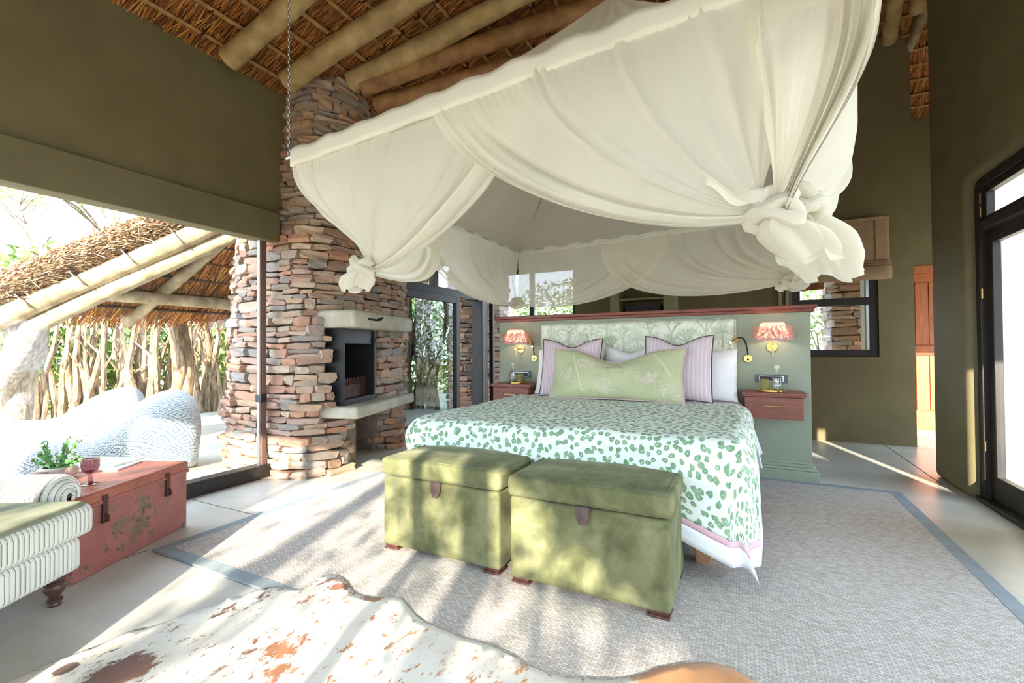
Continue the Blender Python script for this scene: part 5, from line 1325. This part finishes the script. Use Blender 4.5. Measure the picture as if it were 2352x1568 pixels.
def leafdisc(mb, c, n, r):
    n = n.normalized(); a = n.orthogonal().normalized(); b = n.cross(a); vs = [c + (a * math.cos(2 * PI * k / 7) + b * math.sin(2 * PI * k / 7)) * r for k in range(7)]
    vs2 = [q + n * r * .22 for q in vs]; mb.add([tuple(q) for q in vs + vs2] + [tuple(c + n * r * .45), tuple(c - n * r * .2)], [(k, (k + 1) % 7, 7 + (k + 1) % 7, 7 + k) for k in range(7)] + [(7 + k, 7 + (k + 1) % 7, 14) for k in range(7)] + [((k + 1) % 7, k, 15) for k in range(7)])
lr_ = Vector(C_R); base = Vector(p) + Vector((-.02, 0, .05))
for k, (dx, dz, ln) in enumerate(((-.10, .10, .16), (-.05, .12, .14), (0, .13, .17), (.06, .14, .20), (.10, .08, .13), (.04, .06, .10), (.12, .04, .12), (-.12, .05, .12), (-.02, .08, .12))):
    d = (lr_ * dx + Vector((0, 0, dz)) + Vector((rr.gauss(0, .03), rr.gauss(0, .03), 0))).normalized(); q = base + lr_ * dx * .2; pts = [q]
    for i in range(6): d = (d + Vector((rr.gauss(0, .12), rr.gauss(0, .12), .04))).normalized(); q = q + d * ln / 6; pts.append(q)
    st_ = MB().tube(pts, .0028, 6).build('stem', M['stem'], pl)
    for i in range(1, 7):
        for _ in range(3):
            s_ = Vector((rr.gauss(0, 1), rr.gauss(0, 1), rr.gauss(.3, .6))).normalized(); l_ = MB(); leafdisc(l_, pts[i] + s_ * .013, s_, rr.uniform(.008, .0125)); l_.build('leaf', M['leaf'], st_)

# ------------------------------------------------------------------ sofa
q0 = zp(160, 1388); SF = Vector((q0[0] - .04, q0[1] + .03, 0)); a_ = zp(213, 1292, .13); b_ = zp(0, 1407, .13)
SD = Vector((b_[0] - a_[0], b_[1] - a_[1], 0)).normalized(); SN = Vector((-SD.y, SD.x, 0)); SN = SN if SN.x > 0 else -SN        # SD towards the camera along the front, SN out of the front
srz = math.atan2(SD.y, SD.x)
sofa = thing('sofa', 'olive ticking striped sofa with scroll arm and turned dark legs', 'sofa', (SF.x, SF.y, 0), srz)
fy = 1 if Vector((-math.sin(srz), math.cos(srz), 0)).dot(SN) > 0 else -1
# local frame: x runs along the front from the far arm (0) to the near end, f = fy*y points out of the front
def sl_box(name, x0, x1, f0, f1, z0, z1, mat, par, bev, uvk=1.0, n=24):
    """soft upholstered block with stripe coordinates along x"""
    mb = MB(); ys = sorted((fy * f0, fy * f1))
    ring = []
    r = bev
    def corner(cx, cz, a0):
        return [(cx + r * math.cos(a0 + PI / 2 * k / 5), cz + r * math.sin(a0 + PI / 2 * k / 5)) for k in range(6)]
    ring = corner(ys[1] - r, z1 - r, 0) + corner(ys[0] + r, z1 - r, PI / 2) + corner(ys[0] + r, z0 + r, PI) + corner(ys[1] - r, z0 + r, 3 * PI / 2)
    ring.append(ring[0]); m_ = len(ring) - 1
    cum = [0]
    for i in range(m_): cum.append(cum[-1] + math.hypot(ring[i + 1][0] - ring[i][0], ring[i + 1][1] - ring[i][1]))
    cy_, cz_ = (ys[0] + ys[1]) / 2, (z0 + z1) / 2
    def fn(u, v):
        s_ = v * m_; i = min(int(s_), m_ - 1); t = s_ - i; y = ring[i][0] * (1 - t) + ring[i + 1][0] * t; z = ring[i][1] * (1 - t) + ring[i + 1][1] * t
        e = min(u, 1 - u) * (x1 - x0); k = 1 - (1 - min(e / r, 1)) ** 2 if r else 1; k = .0 if e <= 0 else math.sqrt(max(0, 1 - (1 - min(e / r, 1)) ** 2))
        sc = 1 - (1 - k) * r / max((ys[1] - ys[0]) / 2, r); sc2 = 1 - (1 - k) * r / max((z1 - z0) / 2, r)
        return (x0 + (x1 - x0) * u, cy_ + (y - cy_) * sc, cz_ + (z - cz_) * sc2)
    us = n
    mb.grid(fn, us, m_, lambda u, v: ((x0 + (x1 - x0) * u) * uvk, v))
    w = us + 1; o = 0
    mb.f.append(tuple(j * w for j in range(m_))); mb.f.append(tuple(reversed([j * w + us for j in range(m_)])))
    ob = mb.build(name, mat, par, ang=60); bm = bmesh.new(); bm.from_mesh(ob.data); bmesh.ops.remove_doubles(bm, verts=bm.verts, dist=1e-5); bmesh.ops.recalc_face_normals(bm, faces=bm.faces); bm.to_mesh(ob.data); bm.free(); return ob
UK = 1.9
sl_box('seat_base', -.02, 1.75, -.80, .03, .135, .285, M['ticking'], sofa, .03, UK, 60)
sl_box('seat_deck', -.02, 1.75, -.80, .012, .28, .312, M['olivepipe'], sofa, .012, UK, 40)
sc_ = sl_box('seat_cushion', .0, 1.73, -.62, .10, .305, .44, M['ticking'], sofa, .035, UK, 60)
sl_box('cushion_top', .02, 1.71, -.60, .085, .425, .458, M['seatvelvet'], sc_, .016, UK, 40)
sl_box('back_cushion', -.1, 1.73, -.95, -.62, .30, .85, M['ticking'], sofa, .08, UK, 60)
# scroll arm at the far end: profile in x-z extruded along f
am = MB(); prof = []
ax_, az_, ar = -.10, .43, .105
for k in range(30): a = -PI * .30 + 2 * PI * .86 * k / 29; prof.append((ax_ - ar * math.cos(a) * -1 * .0 + ar * math.cos(PI - a), az_ + ar * math.sin(a)))
prof = [(.0, .14), (.0, .36)] + [(ax_ + ar * math.cos(t), az_ + ar * math.sin(t)) for t in [math.radians(-20 + 250 * k / 26) for k in range(27)]] + [(-.15, .32), (-.15, .14)]
npf = len(prof); cum = [0]
for i in range(npf - 1): cum.append(cum[-1] + math.hypot(prof[i + 1][0] - prof[i][0], prof[i + 1][1] - prof[i][1]))
def armf(u, v):
    s_ = v * (npf - 1); i = min(int(s_), npf - 2); t = s_ - i
    x = prof[i][0] * (1 - t) + prof[i + 1][0] * t; z = prof[i][1] * (1 - t) + prof[i + 1][1] * t; f = -.82 + (.80 - .14) * u
    return (x, fy * f, z)
EX_ = 8
def armf2(u, v):
    k = u * (20 + EX_) / 20
    if k <= 1: return armf(k, v)
    t = (k - 1) * 20 / EX_; x, y, z = armf(1, v); cx_ = ax_ if z > .34 else x; cz_ = az_ if z > .34 else z
    sc_k = 1 - .86 * t ** 1.1; f = -.16 + .05 * math.sin(t * PI / 2) + .010 * math.sin(t * 16)
    if z > .34: return (cx_ + (x - cx_) * sc_k, fy * f, cz_ + (z - cz_) * sc_k)
    return (x + (-.0775 - x) * .0, fy * (-.16 + .02 * math.sin(t * PI / 2)), z)
am.grid(armf2, 20 + EX_, npf - 1, lambda u, v: ((-.82 + .66 * min(1, u * 1.4) + max(0, u - 1 / 1.4) * .5) * UK, v))
w = 21 + EX_; am.f.append(tuple(j * w + 20 for j in range(npf)))
arm = am.build('scroll_arm', M['ticking'], sofa, ang=60)
MB().lathe([(.001, 0), (.014, .002), (.001, .006)], 12, (ax_, fy * -.112, az_)).build('arm_button', M['olivepipe'], arm)
def legm(x, f):
    MB().lathe([(.026, 0), (.03, .006), (.026, .016), (.034, .022), (.034, .03), (.022, .036), (.03, .05), (.044, .068), (.05, .084), (.044, .098), (.028, .108), (.042, .116), (.042, .124), (.032, .13), (.036, .14)], 24, (x, fy * f, 0), fl=lambda th, z: .82).build('turned_leg', M['turned'], sofa, ang=50)
for x, f in ((.05, -.04), (1.68, -.04), (.0, -.74), (1.68, -.74)): legm(x, f)

# ------------------------------------------------------------------ back wall: shelf unit, blind
cb = thing('shelf_unit', 'built-in sage shelf unit with dark safe against the back wall', 'shelf', (-1.17, 6.4, 0), world=True)
for a, b, nm in (((-1.62, 6.22, 0), (-1.50, 6.6, 2.3), 'side_panel'), ((-.92, 6.22, 0), (-.78, 6.6, 2.3), 'side_panel'), ((-1.5, 6.56, 0), (-.92, 6.6, 2.3), 'back_panel'), ((-1.62, 6.2, 2.2), (-.78, 6.6, 2.3), 'top_rail'), ((-1.5, 6.26, 1.765), (-.92, 6.58, 1.79), 'shelf_board'), ((-1.5, 6.26, 1.2), (-.92, 6.58, 1.225), 'shelf_board')):
    MB().lohi(a, b).build(nm, M['trim'] if nm != 'back_panel' else M['plaster'], cb, bevel=.003)
sf = thing('safe_box', 'black safe box standing on the shelf', 'safe', (-1.2, 6.42, 1.225), world=True)
MB().lohi((-1.44, 6.34, 1.226), (-.97, 6.56, 1.70)).build('body', M['black'], sf, bevel=.005); MB().lohi((-1.42, 6.325, 1.245), (-.99, 6.342, 1.68)).build('door', M['iron'], sf, bevel=.004)
MB().lathe([(.03, 0), (.03, .02), (.001, .02)], 20, (-1.2, 6.31, 1.5)).build('dial', M['steel'], sf)
bl = thing('roman_blind', 'beige linen roman blind half lowered over the small window', 'blind', (.96, 6.5, 2.2), world=True)
mb = MB(); mb.grid(lambda u, v: (.46 + 1.03 * u, 6.53 - .012 * math.sin(v * 3) - .008 * noise.noise(Vector((u * 6, v * 3, 0))), 2.585 - .50 * v), 30, 14); mb.build('fabric', M['blind'], bl, ang=180, solid=.004)
for k in range(3):
    z0 = 2.09 - k * .0; mb = MB(); y0 = 6.50 - .016 * k
    mb.grid(lambda u, v: (.455 + 1.04 * u, y0 - .02 * math.sin(v * PI), 2.10 - .03 * k - (.14 + .012 * k) * v), 16, 8); mb.build('fold', M['blind'], bl, ang=180, solid=.004)
MB().lohi((.46, 6.51, 2.565), (1.49, 6.59, 2.60)).build('headrail', M['blind'], bl, bevel=.004)
for x in (.62, 1.36): MB().lohi((x, 6.505, 2.1), (x + .012, 6.53, 2.57)).build('rod_pocket', M['blind'], bl, bevel=.002)
# ------------------------------------------------------------------ hanging bed canopy
FL, FR, BL_, BR_ = V(-2.07, 1.60, 2.12), V(.30, 1.48, 2.20), V(-2.10, 4.33, 2.13), V(.36, 4.25, 2.19)
APEX = V(yp(1408, 2, 3.05)) + Vector((0, 0, .04))
KFL, KFR = V(yp(832, 612, 1.80)), V(yp(1752, 480, 1.62)); KBL, KBR = V(yp(1187, 696, 4.28)), V(yp(1822, 640, 4.15))
can = thing('bed_canopy', 'cream muslin bed canopy tied back in knots on a hanging steel frame', 'canopy', (-.87, 2.9, 2.1), world=True)
for i, (a, b) in enumerate(((FL, FR), (FL, BL_), (BL_, BR_), (FR, BR_))):
    d = (b - a).normalized(); e = .06 if i in (0,) else .0
    MB().tube([a - d * (.05 if i == 0 else 0), b + d * e], .009, 8).build('frame_bar', M['steel'], can)
def chain(p, top, ztop):
    t = MB(); z = p.z; k = 0
    while z < ztop:
        c = Vector((p.x, p.y, z)); ring = []
        for i in range(8):
            a = 2 * PI * i / 8; u, w = .006 * math.cos(a), .012 * math.sin(a); ring.append(c + (Vector((u, 0, w)) if k % 2 == 0 else Vector((0, u, w))))
        t.tube(ring + [ring[0]], .0018, 4, cap=False); z += .020; k += 1
    c = t.build('chain', M['steel'], can); MB().tube([(p.x, p.y, ztop - .02), (p.x, p.y, top)], .002, 5).build('hanging_wire', M['wire'], c)
chain(FL + Vector((-.03, 0, .01)), roofA(FL.x) - .03, 2.98); chain(FR, roofA(FR.x) - .03, 2.98); chain(BL_, roofA(BL_.x) - .03, 2.98); chain(BR_, roofA(BR_.x) - .03, 2.98)
# tent from the frame to the apex
def tent(a, b, seed, name='tent_panel'):
    mb = MB(); out = (a + b) / 2 - (FL + FR + BL_ + BR_) / 4; out.z = 0; out.normalize()
    def fn(u, v):
        p = a.lerp(b, u); q = p.lerp(APEX, v); q.z -= .16 * math.sin(PI * v) * (1 - .3 * abs(2 * u - 1)); n = math.sin(u * 38 + seed + 2 * noise.noise(Vector((u * 4, v * 2, seed)))) * .010 * (1 - v) ** .5 + .02 * noise.noise(Vector((u * 5, v * 3, seed + 5))) * (1 - v)
        k = (1 - v); q += out * n * (0.3 + .7 * min(1, v * 6)); q.z += n * .6 * min(1, v * 6); 
        if v < .04: q.z -= .0
        return q
    mb.grid(fn, 90, 26); return mb.build(name, M['net_tent'], can, ang=180)
for k, (a, b) in enumerate(((FL, FR), (FR, BR_), (BR_, BL_), (BL_, FL))): tent(a, b, k * 3.3)
MB().lathe([(.03, -.05), (.045, -.02), (.03, .02), (.05, .05), (.02, .07), (.001, .07)], 14, tuple(APEX), fl=lambda t, z: 1 + .15 * math.cos(t * 6)).build('apex_knot', M['net_band'], can)
MB().tube([APEX + Vector((0, 0, .05)), Vector((APEX.x, APEX.y, roofA(APEX.x)))], .004, 6).build('hanging_wire', M['wire'], can)
# hem bands over the bars
def hem(a, b, out, h=.075, seed=0, mat='net_band'):
    mb = MB(); out = V(out)
    def fn(u, v):
        q = a.lerp(b, u) + Vector((0, 0, .028 - h * v)); q += out * (.003 + .004 * math.sin(u * 60 + seed)); q.z += .006 * math.sin(u * 70 + seed) * (1 - v); return q
    mb.grid(fn, 120, 4); mb.build('hem_band', M[mat], can, ang=180, solid=.022)
hem(FL, FR, (.05, -1, 0), .085); hem(FL, BL_, (-1, 0, 0), .07, 1); hem(BL_, BR_, (0, 1, 0), .07, 2); hem(FR, BR_, (1, 0, 0), .07, 3)
def panel(P0, P1, K, out, name, d1, ka, c_fly, c_low, seed, mat='net', amp=.02, nfold=9, bulge=.05, d0=.25, roll=.03, gath=44):
    """curtain from the bar between P0 (corner) and P1 (free end), gathered into knot K.
    d1/ka: first control of the free edge (drop, shift towards the corner); c_fly/c_low: second control beside the knot"""
    out = V(out); W_ = (P1 - P0); mb = MB(); nu, nv = 130, 50; rr = random.Random(int(seed * 10))
    folds = [(rr.uniform(.03, .97), rr.uniform(.006, .022), rr.uniform(.4, 1.2) * rr.choice((1, 1, -.6)), rr.uniform(-.08, .08)) for _ in range(nfold)]
    def fn(u, v):
        p = P0 + W_ * u + Vector((0, 0, -.03)); g = u ** 1.3
        c1 = p - W_ * (ka * g) + Vector((0, 0, -(d0 + (d1 - d0) * g)))
        c2 = K + W_ * (c_fly * g) + Vector((0, 0, .22 * (1 - g) - c_low * g))
        e = K + Vector((0, 0, .03 - .05 * u)) + W_.normalized() * (.03 * u)
        q = B3(p, c1, c2, e, v); env = math.sin(PI * min(1, v * .8 + .12)) ** .7
        f = 0.0
        for (c, w, h, s_) in folds: f += h * math.exp(-((u - c - s_ * v) / w) ** 2)
        f = f * amp * env + .004 * math.sin(2 * PI * gath * u) * max(0, 1 - v * 5) + .018 * noise.noise(Vector((u * 3.5, v * 2.5, seed))) * env + .006 * noise.noise(Vector((u * 16, v * 3, seed + 4))) * env
        r_ = sm(.83, .90, u) * sm(.08, .35, v)
        f += roll * r_ * (math.sin((u - .83) / .17 * 2 * PI * 2.2 + 2.5 * v) + .5 * math.sin((u - .83) / .17 * 2 * PI * 5 + seed)) * (1 - .55 * v)
        q += out * (f + bulge * math.sin(PI * min(1, v * 1.05)) * math.sin(PI * min(1, u * .9 + .1)))
        q.z += .035 * r_ * math.cos((u - .83) / .17 * PI * 1.4) * (1 - .6 * v)
        return q
    mb.grid(fn, nu, nv); return mb.build(name, M[mat], can, ang=180)
def tail(K, out, ln, r, seed, name='knot_tail', lean=(0, 0, 0), nf=9):
    mb = MB(); lean = V(lean); rr = random.Random(seed)
    def fn(u, v):
        a = 2 * PI * u; rad = r * (.25 + .95 * sm(0, .55, v) - .25 * sm(.7, 1, v)) * (1 + .20 * math.sin(nf * a + seed + 2 * v) + .10 * math.sin(4 * a + seed * 2)); z = -ln * v * (1 + .12 * math.sin(3 * a + seed))
        return K + Vector((math.cos(a) * rad, math.sin(a) * rad * .8, z)) + lean * (v ** 1.3) + V(out) * .02
    mb.grid(fn, 72, 24); mb.build(name, M['net'], can, ang=180)
    kn = MB()
    for k in range(3):
        pts = []
        for i in range(17):
            a = 2 * PI * i / 16; pts.append(K + Vector((.05 * math.cos(a) * (1 + .2 * k), .04 * math.sin(a), .02 * math.sin(a * 2 + k * 2 + seed) - .022 * k + .02)))
        kn.tube(pts, .022, 8, cap=False, rough=.15, seed=seed + k)
    kn.build('knot', M['net'], can)
OF, OB, OL, OR = (.05, -1, 0), (0, 1, 0), (-1, 0, 0), (1, 0, 0)
tR = (V(zp(1035, 272, 2.15)).x - FL.x) / (FR.x - FL.x); tL = (V(zp(1262, 180, 2.16)).x - FL.x) / (FR.x - FL.x)
panel(FL + Vector((.03, 0, 0)), FL.lerp(FR, tL) + Vector((0, .03, 0)), KFL + Vector((0, .02, 0)), OF, 'front_panel', .36, .04, .27, .02, 1.1, nfold=11)
panel(FR, FL.lerp(FR, tR), KFR, OF, 'front_panel', .27, .06, .33, .05, 2.4, nfold=9, amp=.016)
panel(FR.lerp(FL, .12), FR + Vector((.04, .05, 0)), KFR + Vector((.03, -.01, .0)), OF, 'corner_fold', .30, -.1, .35, -.20, 3.2, 'net_band', .06, 5, .08, .3, .05)
ML = FL.lerp(BL_, .50); MR = FR.lerp(BR_, .60)
panel(FL, ML, KFL + Vector((0, .03, 0)), OL, 'side_panel', .45, .0, .40, .06, 4.3)
panel(BL_, FL.lerp(BL_, .36), KBL, OL, 'side_panel', .45, .05, .45, .10, 5.2)
panel(BL_, BL_.lerp(BR_, .62), KBL, OB, 'back_panel', .42, -.02, .55, .16, 6.6)
panel(BR_, BR_.lerp(BL_, .64), KBR, OB, 'back_panel', .50, .0, .55, .16, 7.1)
panel(FR, MR, KFR + Vector((.06, .04, 0)), OR, 'side_panel', .60, .0, .80, .10, 8.4, 'net', .03, 9, .12, .3, .03)
panel(BR_, FR.lerp(BR_, .45), KBR, OR, 'side_panel', .5, .05, .45, .10, 9.5)
tail(KFL, OF, .12, .075, 1, lean=(-.05, .02, 0)); tail(KFR + Vector((.03, .02, 0)), OF, .13, .075, 2, lean=(.12, .2, 0), nf=7); tail(KFR + Vector((.10, .10, .03)), OF, .16, .085, 5, 'knot_flounce', (.16, .42, -.03), 7)
tail(KBL, OB, .05, .05, 3); tail(KBR, OB, .08, .08, 4, lean=(.0, .05, 0))
# loose ends of the tie at the front right knot
for k, (dx, dz) in enumerate(((-.16, .07), (.10, .12))):
    mb = MB(); mb.grid(lambda u, v: KFR + Vector((dx * u, -.03 + .02 * math.sin(u * 5), .03 + dz * u * u + (v - .5) * (.05 - .015 * u) + .01 * math.sin(u * 9))), 14, 5); mb.build('tie_end', M['net_band'], can, ang=180, solid=.003)
for o in bpy.data.objects:
    if '_w' in o: del o['_w']
